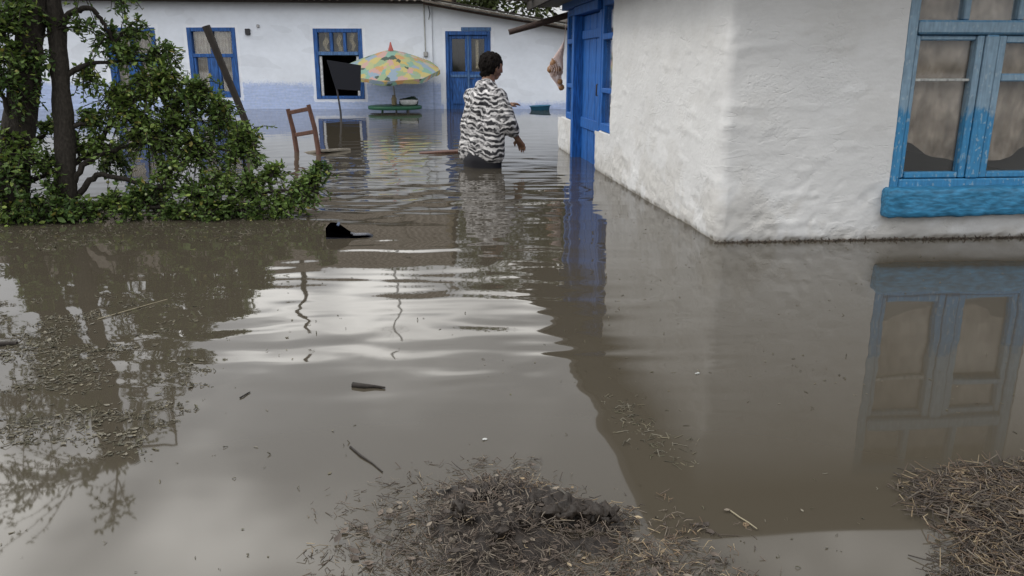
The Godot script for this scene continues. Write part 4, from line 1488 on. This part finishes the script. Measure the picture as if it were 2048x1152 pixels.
func far_tree(at: Vector3, tall: float, wide: float, label: String, tone: Color) -> void:
	var t := thing("background_tree", label, "tree", at, "trees behind the long house")
	var g := G.new()
	g.tube(smooth_line([Vector3(0, -0.8, 0), Vector3(0.1, tall * 0.3, 0), Vector3(-0.1, tall * 0.6, 0.1), Vector3(0.05, tall * 0.9, 0)], 4), [0.2, 0.19, 0.18, 0.17, 0.16, 0.15, 0.14, 0.13, 0.12, 0.10, 0.08, 0.06, 0.04], 9, 0.05)
	part("trunk", g.done(), M.bark, t)
	var xs := []
	var cols := []
	for k in 16:
		var a := rng.randf() * TAU
		var c := Vector3(cos(a) * wide * rng.randf_range(0.1, 0.7), tall * rng.randf_range(0.35, 0.9), sin(a) * wide * rng.randf_range(0.1, 0.7))
		var limb := G.new()
		limb.tube(smooth_line([Vector3(0, c.y * 0.6, 0), Vector3(c.x * 0.5, c.y * 0.85, c.z * 0.5), c], 3), [0.07, 0.06, 0.05, 0.045, 0.04, 0.03, 0.02], 6)
		part("limb", limb.done(), M.bark, t)
		var rad := wide * rng.randf_range(0.28, 0.45)
		var light := rng.randf_range(0.75, 1.3)
		for i in 420:
			var d := Vector3(rng.randfn(), rng.randfn() * 0.8, rng.randfn()).normalized() * rad * pow(rng.randf(), 0.4)
			var out := (d + Vector3(rng.randfn(), rng.randfn() - 0.3, rng.randfn()) * 0.3).normalized()
			var x := out.cross((Vector3.UP + Vector3(rng.randfn(), rng.randfn(), rng.randfn()) * 0.6).normalized()).normalized()
			var s := rng.randf_range(0.10, 0.20)
			xs.append(Transform3D(Basis(x, out, x.cross(out)).scaled_local(Vector3(s, s, s)), c + d))
			var col := tone * light * rng.randf_range(0.7, 1.3)
			col.a = 1.0
			cols.append(col)
	multi("crown", leaf_mesh(0.10, 0.30), tinted(0.5, 0.5), xs, cols, t)

# ---------------------------------------------------------------- straw, mud and bits afloat
func inside_by(p: Vector2, poly: PackedVector2Array) -> float:
	var d := 99.0
	for i in poly.size():
		var q := Geometry2D.get_closest_point_to_segment(p, poly[i], poly[(i + 1) % poly.size()])
		d = minf(d, q.distance_to(p))
	return d if Geometry2D.is_point_in_polygon(p, poly) else -d

var heap := PackedVector2Array([Vector2(-0.42, -0.95), Vector2(-0.36, -1.26), Vector2(-0.33, -1.36), Vector2(-0.325, -1.50), Vector2(-0.25, -1.585), Vector2(-0.163, -1.63), Vector2(-0.074, -1.67), Vector2(0.045, -1.655), Vector2(0.08, -1.56), Vector2(0.12, -1.475), Vector2(0.213, -1.475), Vector2(0.32, -1.455), Vector2(0.385, -1.41), Vector2(0.42, -1.32), Vector2(0.44, -1.2), Vector2(0.46, -0.95)])
var pile := PackedVector2Array([Vector2(0.90, -1.60), Vector2(1.04, -1.65), Vector2(1.5, -1.70), Vector2(1.5, -1.0), Vector2(0.72, -1.0), Vector2(0.80, -1.27), Vector2(0.885, -1.40), Vector2(0.86, -1.50)])

func heap_height(x: float, z: float) -> float:
	var d := inside_by(Vector2(x, z), heap)
	var h := -0.014 + 0.014 * smoothstep(0.02, 0.14, d) + 0.008 * smoothstep(0.08, 0.3, d) * smoothstep(-0.25, 0.05, x)
	# a clod of mud and roots stands up in the middle, bent round a hollow
	var core := Vector2((x - 0.03) / 0.19, (z + 1.44) / 0.13).length()
	h += 0.034 * smoothstep(1.25, 0.45, core + 0.35 * n3(x * 10.0, 3.0, z * 10.0))
	var ridge := [Vector2(-0.15, -1.55), Vector2(-0.05, -1.575), Vector2(0.03, -1.545), Vector2(0.075, -1.47), Vector2(0.13, -1.45), Vector2(0.20, -1.45)]
	var r := 9.0
	for i in ridge.size() - 1:
		r = minf(r, Geometry2D.get_closest_point_to_segment(Vector2(x, z), ridge[i], ridge[i + 1]).distance_to(Vector2(x, z)))
	h += 0.022 * exp(-r * r / 0.0009)
	var e := Vector2((x - 0.115) / 0.060, (z + 1.400) / 0.026).length()
	h -= 0.050 * smoothstep(1.25, 0.6, e)
	h = maxf(h, 0.004) if e < 1.3 else h
	h += 0.008 * n3(x * 11.0, 2.0, z * 11.0) + 0.006 * n3(x * 30.0, 4.0, z * 30.0)
	return h

func pile_height(x: float, z: float) -> float:
	var d := inside_by(Vector2(x, z), pile)
	return -0.012 + 0.022 * smoothstep(-0.01, 0.12, d) + 0.036 * smoothstep(0.08, 0.4, d) + 0.010 * n3(x * 8.0, 7.0, z * 8.0)

func stalk_mesh(bend: float) -> ArrayMesh:
	var g := G.new()
	g.tube([Vector3(-0.5, 0, 0), Vector3(-0.1, bend * 0.3, bend), Vector3(0.5, 0, -bend * 0.3)], [0.030, 0.030, 0.020], 4)
	return g.done()

func litter(called: String, label: String, category: String, count: int, pick: Callable, flakes := 0.0) -> void:
	# pick returns [position, length, thickness, colour, tilt] or null
	var lists := [[[], []], [[], []], [[], []], [[], []]]
	for i in count:
		var q = pick.call()
		if q == null:
			continue
		var at: Vector3 = q[0]
		var yaw := 4.5 * n3(at.x * 7.0, 2.0, at.z * 7.0) + rng.randfn() * 0.7
		var b := Basis(Vector3.UP, yaw) * Basis(Vector3(0, 0, 1), rng.randfn() * q[4]) * Basis(Vector3(1, 0, 0), rng.randf() * TAU)
		b = b.scaled_local(Vector3(q[1], q[2] * 30.0, q[2] * 30.0))
		var k := rng.randi() % 3
		if flakes > 0.0 and rng.randf() < flakes:
			k = 3
			var fl: float = minf(q[1], 0.024) * rng.randf_range(0.5, 1.1)
			b = (Basis(Vector3.UP, rng.randf() * TAU) * Basis(Vector3(1, 0, 0), -PI * 0.5 + rng.randfn() * 0.12)).scaled_local(Vector3(fl, fl, fl))
		lists[k][0].append(Transform3D(b, q[0]))
		var c: Color = q[3] * rng.randf_range(0.7, 1.3)
		c.a = 1.0
		lists[k][1].append(c)
	var o := thing(called, label, category)
	o.set_meta("kind", "stuff")
	var m := tinted(0.6)
	for k in 3:
		multi("stalks", stalk_mesh([0.02, 0.10, -0.22][k]), m, lists[k][0], lists[k][1], o)
	if flakes > 0.0:
		multi("leaf_bits", leaf_mesh(0.08, 0.30), m, lists[3][0], lists[3][1], o)

func straw_and_mud() -> void:
	var straw := [Color(0.17, 0.125, 0.075), Color(0.115, 0.080, 0.050), Color(0.085, 0.056, 0.038), Color(0.24, 0.19, 0.12)]
	var dark := [Color(0.060, 0.046, 0.036), Color(0.040, 0.031, 0.025), Color(0.085, 0.066, 0.052), Color(0.125, 0.105, 0.082)]
	for q in [["mud_bank", -0.5, 0.55, -1.75, -0.9, heap_height], ["mud_bank", 0.65, 1.55, -1.76, -0.9, pile_height]]:
		var rows := []
		var nz_ := int((q[4] - q[3]) / 0.010)
		var nx_ := int((q[2] - q[1]) / 0.010)
		for j in nz_ + 1:
			var row := []
			for i in nx_ + 1:
				var x: float = lerpf(q[1], q[2], float(i) / nx_)
				var z: float = lerpf(q[3], q[4], float(j) / nz_)
				row.append(Vector3(x, q[5].call(x, z) - 0.006, z))
			rows.append(row)
		var g := G.new()
		g.sheet(rows, Vector3.UP)
		var o := part(numbered("mud_bank"), g.done(), M.mudbank, self)
		o.set_meta("kind", "structure")
		if q[1] < 0.0:
			# lumps along the back of the hollow that lean over it
			for c in [[0.045, -1.455, 0.060, 0.5], [0.105, -1.432, 0.075, 0.1], [0.170, -1.428, 0.065, -0.2], [0.220, -1.410, 0.050, -0.6], [0.035, -1.395, 0.045, 1.2], [-0.06, -1.50, 0.05, 0.4], [-0.10, -1.42, 0.045, 2.0], [-0.02, -1.36, 0.04, 0.9]]:
				part("clod", lumpy(Vector3(c[2] * 1.25, 0.022, c[2] * 0.6), 0.005, 0.016, 40.0, 0.009, Vector3(c[0] * 40.0, 1, 3)), M.mudbank, o, Transform3D(Basis(Vector3.UP, c[3]) * Basis(Vector3(1, 0, 0), 0.25), Vector3(c[0], heap_height(c[0], c[1]) + 0.004, c[1])))
	litter("straw_litter", "dark matted straw and mud heap lying in the water at the front", "straw", 15000, func():
		var x := rng.randf_range(-0.46, 0.50)
		var z := rng.randf_range(-1.72, -0.98)
		var d := inside_by(Vector2(x, z), heap)
		var thick := smoothstep(-0.07, 0.16, d + 0.11 * n3(x * 13.0, 6.0, z * 16.0) + 0.06 * n3(x * 34.0, 6.0, z * 40.0))
		if rng.randf() > thick * lerpf(0.55, 1.0, smoothstep(-0.3, 0.0, x)):
			return null
		var golden := smoothstep(-0.02, 0.25, x + 0.5 * n3(x * 6.0, 1.0, z * 6.0))
		var c: Color = straw[rng.randi() % 4] if rng.randf() < 0.03 + 0.30 * golden else dark[rng.randi() % 4]
		var up := smoothstep(1.2, 0.5, Vector2((x - 0.05) / 0.2, (z + 1.44) / 0.12).length())
		var y := maxf(heap_height(x, z), 0.0) + rng.randf_range(0.0, 0.008 + 0.020 * up)
		var long := rng.randf_range(0.008, 0.030) if rng.randf() < 0.94 else rng.randf_range(0.035, 0.07)
		return [Vector3(x, y, z), long, rng.randf_range(0.0005, 0.0013), c, 0.22], 0.06)
	litter("straw_pile", "brown and yellow straw pile at the edge of the water below the window", "straw", 12000, func():
		var x := rng.randf_range(0.70, 1.5)
		var z := rng.randf_range(-1.72, -1.0)
		var d := inside_by(Vector2(x, z), pile)
		if d < -0.04 or (d < 0.0 and rng.randf() > 0.3):
			return null
		var c: Color = (straw[rng.randi() % 4] if rng.randf() < 0.34 else dark[rng.randi() % 4]) * 0.75
		var y := maxf(pile_height(x, z), 0.0) + rng.randf_range(0.0, 0.014)
		return [Vector3(x, y, z), rng.randf_range(0.015, 0.07), rng.randf_range(0.0007, 0.0016), c, 0.24], 0.03)
	var grass := [Color(0.060, 0.056, 0.034), Color(0.10, 0.088, 0.058), Color(0.045, 0.040, 0.026), Color(0.115, 0.105, 0.080)]
	var left := PackedVector2Array([Vector2(-2.1, -3.0), Vector2(-1.45, -2.85), Vector2(-0.95, -2.25), Vector2(-0.93, -1.78), Vector2(-1.3, -1.75)])
	litter("floating_weed", "scattered dead grass and leaf bits afloat below the trees", "debris", 16000, func():
		var x := rng.randf_range(-2.2, -0.85)
		var z := rng.randf_range(-3.1, -1.65)
		var d := inside_by(Vector2(x, z), left) / 0.25 + 2.2 * n3(x * 2.6, 3.0, z * 3.4) + 1.5 * n3(x * 9.0, 5.0, z * 14.0)
		if rng.randf() > smoothstep(-0.1, 1.3, d):
			return null
		return [Vector3(x, 0.001 + rng.randf() * 0.002, z), rng.randf_range(0.004, 0.024), rng.randf_range(0.0006, 0.0020), grass[rng.randi() % 4], 0.05], 0.35)
	litter("bough_scum", "thin scum of leaves and chaff afloat along the foot of the fruit tree boughs", "debris", 5000, func():
		var x := rng.randf_range(-3.4, -0.9)
		var z := -rng.randf_range(3.3, 4.75)
		var d := 1.2 - absf(z + 4.35) / 0.35 + 1.8 * n3(x * 2.0, 23.0, z * 5.0) + n3(x * 8.0, 25.0, z * 18.0)
		if rng.randf() > smoothstep(0.1, 1.6, d) * smoothstep(-0.9, -1.5, x):
			return null
		return [Vector3(x, 0.0015, z), rng.randf_range(0.006, 0.030), rng.randf_range(0.0008, 0.0026), grass[rng.randi() % 4], 0.05], 0.4)
	var drift := PackedVector2Array([Vector2(0.25, -2.08), Vector2(0.33, -2.06), Vector2(0.47, -1.78), Vector2(0.43, -1.64), Vector2(0.32, -1.68), Vector2(0.26, -1.85)])
	litter("drifting_straw", "thin drift of straw bits floating off the house corner", "debris", 900, func():
		var x := rng.randf_range(0.18, 0.60)
		var z := rng.randf_range(-2.15, -1.58)
		var d := inside_by(Vector2(x, z), drift) / 0.05 + 1.2 * n3(x * 14.0, 3.0, z * 25.0)
		if rng.randf() > smoothstep(-0.2, 1.6, d):
			return null
		return [Vector3(x, 0.001, z), rng.randf_range(0.008, 0.035), rng.randf_range(0.0008, 0.0018), grass[rng.randi() % 4], 0.04])
	litter("loose_specks", "sparse chaff and straw specks spread over the open water", "debris", 2600, func():
		var x := rng.randf_range(-2.6, 2.2)
		var z := -rng.randf_range(1.2, 5.0)
		if x > 1.0 and z < -4.05:
			return null
		if n3(x * 1.6, 13.0, z * 1.6) < rng.randf_range(-0.3, 0.5):
			return null
		return [Vector3(x, 0.0015, z), rng.randf_range(0.003, 0.014), rng.randf_range(0.0005, 0.0014), grass[rng.randi() % 4], 0.04], 0.2)
	litter("waterline_crumbs", "dark crumbs and chaff gathered where the plastered wall meets the water", "debris", 900, func():
		var u := rng.randf_range(0.0, 2.2)
		var o := 0.006 + absf(rng.randfn()) * 0.012
		var p := Vector2(CX, CZ) + dF * u + Vector2(0.0806, 0.9968) * o
		return [Vector3(p.x, rng.randf_range(0.0, 0.006), p.y), rng.randf_range(0.004, 0.016), rng.randf_range(0.001, 0.003), dark[rng.randi() % 3], 0.3])
	# floating plaster and foam flakes near the house
	for q in [[0.558, -2.249, 0.008, "small white flake floating before the window wall"], [-0.067, -1.81, 0.006, "tiny pale curl floating beyond the straw heap"]]:
		single("floating_flake", lumpy(Vector3(q[2] * 2.2, 0.004, q[2]), 0.004, 0.003, 90.0, 0.002, Vector3(q[0], 0, 0)), M.off_white, q[3], "flake", Transform3D(Basis(Vector3.UP, 0.4), Vector3(q[0], 0.002, q[1])), "flakes afloat")

# ---------------------------------------------------------------- the wading person
class Field:
	var A := PackedVector3Array()
	var D := PackedVector3Array()
	var L := PackedFloat32Array()
	var R := PackedFloat32Array()
	var S := PackedFloat32Array()
	var k := 0.05
	func bone(a: Vector3, b: Vector3, ra: float, rb: float) -> void:
		A.push_back(a); D.push_back(b - a); L.push_back(maxf((b - a).length_squared(), 1e-9)); R.push_back(ra); S.push_back(rb - ra)
	func at(p: Vector3) -> float:
		var d := 9.0
		for i in A.size():
			var v := p - A[i]
			var t := clampf(v.dot(D[i]) / L[i], 0.0, 1.0)
			var e := (v - D[i] * t).length() - R[i] - S[i] * t
			var h := maxf(k - absf(d - e), 0.0) / k
			d = minf(d, e) - h * h * k * 0.25
		return d

func nets(g: G, f: Callable, lo: Vector3, hi: Vector3, c: float) -> void:
	var nx := int(ceil((hi.x - lo.x) / c)) + 1
	var ny := int(ceil((hi.y - lo.y) / c)) + 1
	var nzz := int(ceil((hi.z - lo.z) / c)) + 1
	var val := PackedFloat32Array()
	val.resize(nx * ny * nzz)
	val.fill(1e9)
	var id := PackedInt32Array()
	id.resize(nx * ny * nzz)
	id.fill(-1)
	var blocks := []
	for bx_ in range(0, nx - 1, 4):
		for by in range(0, ny - 1, 4):
			for bz in range(0, nzz - 1, 4):
				if absf(f.call(lo + Vector3(bx_ + 2, by + 2, bz + 2) * c)) > c * 4.6:
					continue
				blocks.append([bx_, by, bz])
				for x in range(bx_, mini(bx_ + 5, nx)):
					for y in range(by, mini(by + 5, ny)):
						for z in range(bz, mini(bz + 5, nzz)):
							var o := (x * ny + y) * nzz + z
							if val[o] > 1e8:
								val[o] = f.call(lo + Vector3(x, y, z) * c)
	var offs := []
	for k in 8:
		offs.append(((k & 1) * ny + ((k >> 1) & 1)) * nzz + ((k >> 2) & 1))
	var e := c * 0.5
	for b in blocks:
		for x in range(b[0], mini(b[0] + 4, nx - 1)):
			for y in range(b[1], mini(b[1] + 4, ny - 1)):
				for z in range(b[2], mini(b[2] + 4, nzz - 1)):
					var o := (x * ny + y) * nzz + z
					var mask := 0
					for k in 8:
						if val[o + offs[k]] < 0.0:
							mask |= 1 << k
					if mask == 0 or mask == 255:
						continue
					var s := Vector3()
					var n := 0
					for k in 8:
						for ax in 3:
							var k2 := k | (1 << ax)
							if k2 == k or ((mask >> k) & 1) == ((mask >> k2) & 1):
								continue
							var va := val[o + offs[k]]
							var vb := val[o + offs[k2]]
							var pa := Vector3(k & 1, (k >> 1) & 1, (k >> 2) & 1)
							var pb := Vector3(k2 & 1, (k2 >> 1) & 1, (k2 >> 2) & 1)
							s += pa.lerp(pb, va / (va - vb))
							n += 1
					var p := lo + (Vector3(x, y, z) + s / n) * c
					var gr := Vector3(f.call(p + Vector3(e, 0, 0)) - f.call(p - Vector3(e, 0, 0)), f.call(p + Vector3(0, e, 0)) - f.call(p - Vector3(0, e, 0)), f.call(p + Vector3(0, 0, e)) - f.call(p - Vector3(0, 0, e)))
					id[o] = g.vert(p, gr.normalized())
	var st := [ny * nzz, nzz, 1]
	for b in blocks:
		for x in range(maxi(b[0], 1), mini(b[0] + 4, nx - 1)):
			for y in range(maxi(b[1], 1), mini(b[1] + 4, ny - 1)):
				for z in range(maxi(b[2], 1), mini(b[2] + 4, nzz - 1)):
					var o := (x * ny + y) * nzz + z
					for ax in 3:
						if (val[o] < 0.0) == (val[o + st[ax]] < 0.0):
							continue
						var u: int = st[(ax + 1) % 3]
						var v: int = st[(ax + 2) % 3]
						var q := [id[o], id[o - u], id[o - u - v], id[o - v]]
						if q.min() < 0:
							continue
						g.tri(q[0], q[1], q[2])
						g.tri(q[0], q[2], q[3])

func person() -> void:
	var O := Vector3(-0.27, 0, -7.30)
	var F := Vector3(0.6, 0, -0.8)
	var R := Vector3(0.8, 0, 0.6)
	var P = func(r: float, y: float, f: float) -> Vector3: return O + R * r + Vector3.UP * y + F * f
	# ---- body: torso, legs, arms
	var b := Field.new()
	b.k = 0.05
	for s in [-1.0, 1.0]:
		b.bone(P.call(s * 0.09, 0.0, 0.0), P.call(s * 0.10, -0.40, 0.03), 0.085, 0.058)
		b.bone(P.call(s * 0.10, -0.40, 0.03), P.call(s * 0.10, -0.74, -0.02), 0.055, 0.036)
		b.bone(P.call(s * 0.10, -0.765, -0.03), P.call(s * 0.115, -0.785, 0.13), 0.038, 0.026)
		b.bone(P.call(s * 0.07, 0.02, 0.0), P.call(s * 0.07, 0.35, 0.03), 0.085, 0.085)
		b.bone(P.call(s * 0.07, 0.35, 0.03), P.call(s * 0.11, 0.60, 0.06), 0.09, 0.055)
	b.bone(P.call(0.0, 0.60, 0.06), P.call(0.01, 0.78, 0.11), 0.055, 0.048)
	b.bone(P.call(0.15, 0.61, 0.06), P.call(0.258, 0.385, 0.05), 0.048, 0.040)
	b.bone(P.call(0.258, 0.385, 0.05), P.call(0.250, 0.245, 0.20), 0.040, 0.026)
	b.bone(P.call(-0.15, 0.61, 0.06), P.call(-0.17, 0.45, 0.27), 0.048, 0.040)
	b.bone(P.call(-0.17, 0.45, 0.27), P.call(-0.09, 0.525, 0.48), 0.038, 0.024)
	var g := G.new()
	nets(g, b.at, Vector3(-0.66, -0.84, -7.88), Vector3(0.22, 0.86, -7.04), 0.013)
	# ---- head with face, turned towards where she wades
	var HF := Vector3(0.80, -0.10, -0.59).normalized()
	var HR := HF.cross(Vector3.UP).normalized()
	var HU := HR.cross(HF).normalized()
	var HO: Vector3 = P.call(0.015, 0.862, 0.125)
	var H = func(r: float, y: float, f: float) -> Vector3: return HO + HR * r + HU * y + HF * f
	var hd := Field.new()
	hd.k = 0.022
	hd.bone(H.call(0, 0.025, -0.015), H.call(0, 0.02, 0.015), 0.082, 0.080)
	hd.bone(H.call(0, -0.03, 0.03), H.call(0, -0.065, 0.05), 0.062, 0.034)
	hd.bone(H.call(0, -0.04, -0.03), H.call(0, -0.13, -0.035), 0.052, 0.050)
	hd.bone(H.call(0, 0.012, 0.098), H.call(0, -0.022, 0.114), 0.009, 0.012)
	for s in [-1.0, 1.0]:
		hd.bone(H.call(s * 0.030, 0.030, 0.082), H.call(s * 0.045, 0.028, 0.070), 0.010, 0.010)
		hd.bone(H.call(s * 0.042, -0.012, 0.070), H.call(s * 0.042, -0.02, 0.066), 0.018, 0.018)
		hd.bone(H.call(s * 0.080, 0.012, -0.005), H.call(s * 0.078, -0.022, 0.0), 0.012, 0.009)
		hd.bone(H.call(s * 0.012, -0.048, 0.092), H.call(s * 0.024, -0.050, 0.084), 0.008, 0.006)
	nets(g, hd.at, HO - Vector3(0.15, 0.17, 0.15), HO + Vector3(0.16, 0.13, 0.15), 0.006)
	# ---- hands
	for hand in [[P.call(0.250, 0.245, 0.20), P.call(0.248, 0.160, 0.285), 1.0, 0.9], [P.call(-0.09, 0.525, 0.48), P.call(-0.05, 0.535, 0.585), -1.0, 0.5]]:
		var w: Vector3 = hand[0]
		var dirh: Vector3 = (hand[1] - w).normalized()
		var across := dirh.cross(Vector3.UP).normalized()
		var back := across.cross(dirh).normalized()
		var hf := Field.new()
		hf.k = 0.010
		for i in 4:
			var o := (i - 1.5) * 0.019
			hf.bone(w + across * o * 0.5, w + dirh * 0.075 + across * o, 0.016, 0.0125)
			var len: float = [0.062, 0.074, 0.070, 0.052][i]
			var k1: Vector3 = w + dirh * 0.078 + across * o
			var curl: float = hand[3] * (0.5 + 0.12 * i)
			var d1: Vector3 = (dirh - back * curl * 0.5 + across * o * 4.0).normalized()
			var d2: Vector3 = (dirh - back * curl * 1.3 + across * o * 4.0).normalized()
			var k2 := k1 + d1 * len * 0.55
			hf.bone(k1, k2, 0.0095, 0.0085)
			hf.bone(k2, k2 + d2 * len * 0.45, 0.0085, 0.0065)
		var th: Vector3 = w + dirh * 0.022 - across * hand[2] * 0.022
		var t1: Vector3 = th + (dirh * 0.7 - across * hand[2] * 0.8 - back * 0.3).normalized() * 0.038
		hf.bone(th, t1, 0.013, 0.011)
		hf.bone(t1, t1 + (dirh - across * hand[2] * 0.2 - back * 0.4).normalized() * 0.030, 0.010, 0.007)
		hf.bone(w - dirh * 0.03, w + dirh * 0.02, 0.024, 0.020)
		nets(g, hf.at, w - Vector3(0.10, 0.17, 0.10) + dirh * 0.05, w + Vector3(0.13, 0.10, 0.13) + dirh * 0.05, 0.004)
	var skin := mat(lin(0.21, 0.115, 0.075), 0.55)
	skin.subsurf_scatter_enabled = true
	skin.subsurf_scatter_strength = 0.1
	var o := single("person", g.done(), skin, "person in a black and white zebra print jacket wading waist deep", "person")
	# ---- hair: short, dark, covers crown and nape
	var hair := Field.new()
	hair.k = 0.03
	hair.bone(H.call(0, 0.045, -0.026), H.call(0, 0.045, 0.012), 0.094, 0.084)
	hair.bone(H.call(0, 0.0, -0.045), H.call(0, -0.045, -0.055), 0.074, 0.052)
	for s in [-1.0, 1.0]:
		hair.bone(H.call(s * 0.045, 0.03, -0.02), H.call(s * 0.050, -0.02, -0.035), 0.052, 0.035)
	hair.bone(H.call(0, 0.075, 0.02), H.call(0, 0.07, 0.055), 0.050, 0.028)
	var hairy = func(p: Vector3) -> float:
		return hair.at(p) + 0.012 * n3(p.x * 30.0, p.y * 16.0, p.z * 30.0) + 0.006 * n3(p.x * 70.0, p.y * 30.0, p.z * 70.0)
	var hair_mat := mat(lin(0.008, 0.0065, 0.006), 0.75)
	hair_mat.metallic_specular = 0.15
	g = G.new()
	nets(g, hairy, HO - Vector3(0.17, 0.16, 0.17), HO + Vector3(0.17, 0.17, 0.17), 0.006)
	part("hair", g.done(), hair_mat, o)
	var eg := G.new()
	for s in [-1.0, 1.0]:
		eg.lathe([Vector2(0.001, -0.009), Vector2(0.008, -0.004), Vector2(0.009, 0.0), Vector2(0.008, 0.004), Vector2(0.001, 0.009)], 10, Transform3D(Basis(), H.call(s * 0.031, 0.010, 0.083)))
	part("eyes", eg.done(), mat(lin(0.3, 0.28, 0.26), 0.2), o)
	# ---- trousers
	var tr := Field.new()
	tr.k = 0.05
	for s in [-1.0, 1.0]:
		tr.bone(P.call(s * 0.09, 0.06, 0.0), P.call(s * 0.10, -0.40, 0.03), 0.105, 0.080)
		tr.bone(P.call(s * 0.10, -0.40, 0.03), P.call(s * 0.10, -0.70, -0.01), 0.080, 0.064)
	tr.bone(P.call(0, 0.08, -0.02), P.call(0, -0.05, 0.0), 0.13, 0.12)
	g = G.new()
	nets(g, tr.at, Vector3(-0.60, -0.80, -7.56), Vector3(0.06, 0.20, -7.04), 0.016)
	part("trousers", g.done(), mat(lin(0.012, 0.012, 0.016), 0.8), o)
	# ---- loose jacket
	var jk := Field.new()
	jk.k = 0.034
	for s in [-1.0, 1.0]:
		jk.bone(P.call(s * 0.122, 0.13, -0.005), P.call(s * 0.105, 0.36, 0.015), 0.116, 0.114)
		jk.bone(P.call(s * 0.105, 0.36, 0.015), P.call(s * 0.112, 0.585, 0.045), 0.114, 0.084)
		jk.bone(P.call(s * 0.130, 0.600, 0.05), P.call(s * 0.02, 0.665, 0.07), 0.070, 0.070)
	jk.bone(P.call(0, 0.13, -0.01), P.call(0, 0.58, 0.02), 0.132, 0.118)
	jk.bone(P.call(0.030, 0.700, 0.075), P.call(-0.030, 0.700, 0.075), 0.066, 0.066)
	jk.bone(P.call(0.045, 0.715, 0.035), P.call(-0.045, 0.715, 0.035), 0.040, 0.040)
	jk.bone(P.call(0.160, 0.605, 0.06), P.call(0.262, 0.385, 0.045), 0.074, 0.068)
	jk.bone(P.call(0.262, 0.385, 0.045), P.call(0.262, 0.325, 0.105), 0.068, 0.062)
	jk.bone(P.call(-0.160, 0.605, 0.06), P.call(-0.185, 0.45, 0.27), 0.072, 0.064)
	jk.bone(P.call(-0.185, 0.45, 0.27), P.call(-0.150, 0.475, 0.34), 0.064, 0.056)
	var hem_cut = func(p: Vector3) -> float:
		var fold := 0.013 * n3(p.x * 9.0, p.y * 3.5, p.z * 9.0) + 0.006 * n3(p.x * 20.0, p.y * 7.0 + 9.0, p.z * 20.0)
		var d := jk.at(p) + fold
		var body := Vector2(p.x - O.x, p.z - O.z).length()
		if body < 0.27:
			d = maxf(d, 0.042 + 0.006 * sin(p.x * 38.0) - p.y)
		return d
	g = G.new()
	nets(g, hem_cut, Vector3(-0.62, 0.03, -7.72), Vector3(0.12, 0.82, -6.96), 0.009)
	var zi := Image.create(512, 512, false, Image.FORMAT_RGB8)
	for j in 512:
		for i in 512:
			var x := i / 512.0
			var y := j / 512.0
			var wv := 1.0 * nz.get_noise_2d(x * 9.0, y * 7.0) + 0.22 * nz.get_noise_2d(x * 22.0 + 20.0, y * 22.0)
			var st := sin(TAU * (y * 25.0 + 2.2 * sin(x * 9.0) * 0.35) + wv * 5.0) + 0.9 * nz.get_noise_2d(x * 15.0 + 70.0, y * 45.0)
			var v := smoothstep(0.26, 0.34, st)
			var c := Color(0.014, 0.014, 0.017).lerp(Color(0.58, 0.57, 0.57), v)
			zi.set_pixel(i, j, c.linear_to_srgb())
	var zm := StandardMaterial3D.new()
	zm.albedo_texture = ImageTexture.create_from_image(zi)
	zm.uv1_triplanar = true
	zm.uv1_world_triplanar = true
	zm.uv1_scale = Vector3(0.83, 0.83, 0.83)
	zm.uv1_offset = Vector3(0.6, 0.1, 0.3)
	zm.roughness = 0.9
	part("jacket", g.done(), zm, o)

# ---------------------------------------------------------------- build
func _ready() -> void:
	rng.seed = 20230611
	nz.noise_type = FastNoiseLite.TYPE_SIMPLEX_SMOOTH
	nz.frequency = 1.0
	nz.fractal_octaves = 2
	nz.seed = 5
	camera_and_light()
	materials()
	M.seat_wood = mat(lin(0.30, 0.27, 0.22), 0.6, T.streak, Vector3(3, 3, 3))
	M.straw_stick = mat(lin(0.20, 0.175, 0.12), 0.7)
	setting()
	far_house()
	near_house()
	for q in [
		[Vector3(-0.7, 0, -25.5), 6.6, 2.3, "dense green tree behind the low end of the long house", Color(0.055, 0.075, 0.022)],
		[Vector3(1.9, 0, -25.0), 6.3, 2.3, "olive green tree showing above the porch roof beside the cottage eave", Color(0.065, 0.080, 0.026)],
		[Vector3(-4.4, 0, -27.5), 6.4, 2.4, "tall tree whose top clears the ridge of the long house", Color(0.050, 0.070, 0.022)],
	]:
		far_tree(q[0], q[1], q[2], q[3], q[4])
	fruit_tree("dark thick trunked fruit tree at the picture edge", TRUNK_A, 0.115, 0.06, LIMBS_A, LEFT_CLUMPS, 10, 3.0)
	fruit_tree("slim trunked fruit tree with low boughs of small apples spread over the water", TRUNK_B, 0.070, 0.040, LIMBS_B, BUSH_CLUMPS, 34, 3.4)
	yard_things()
	person()
	straw_and_mud()
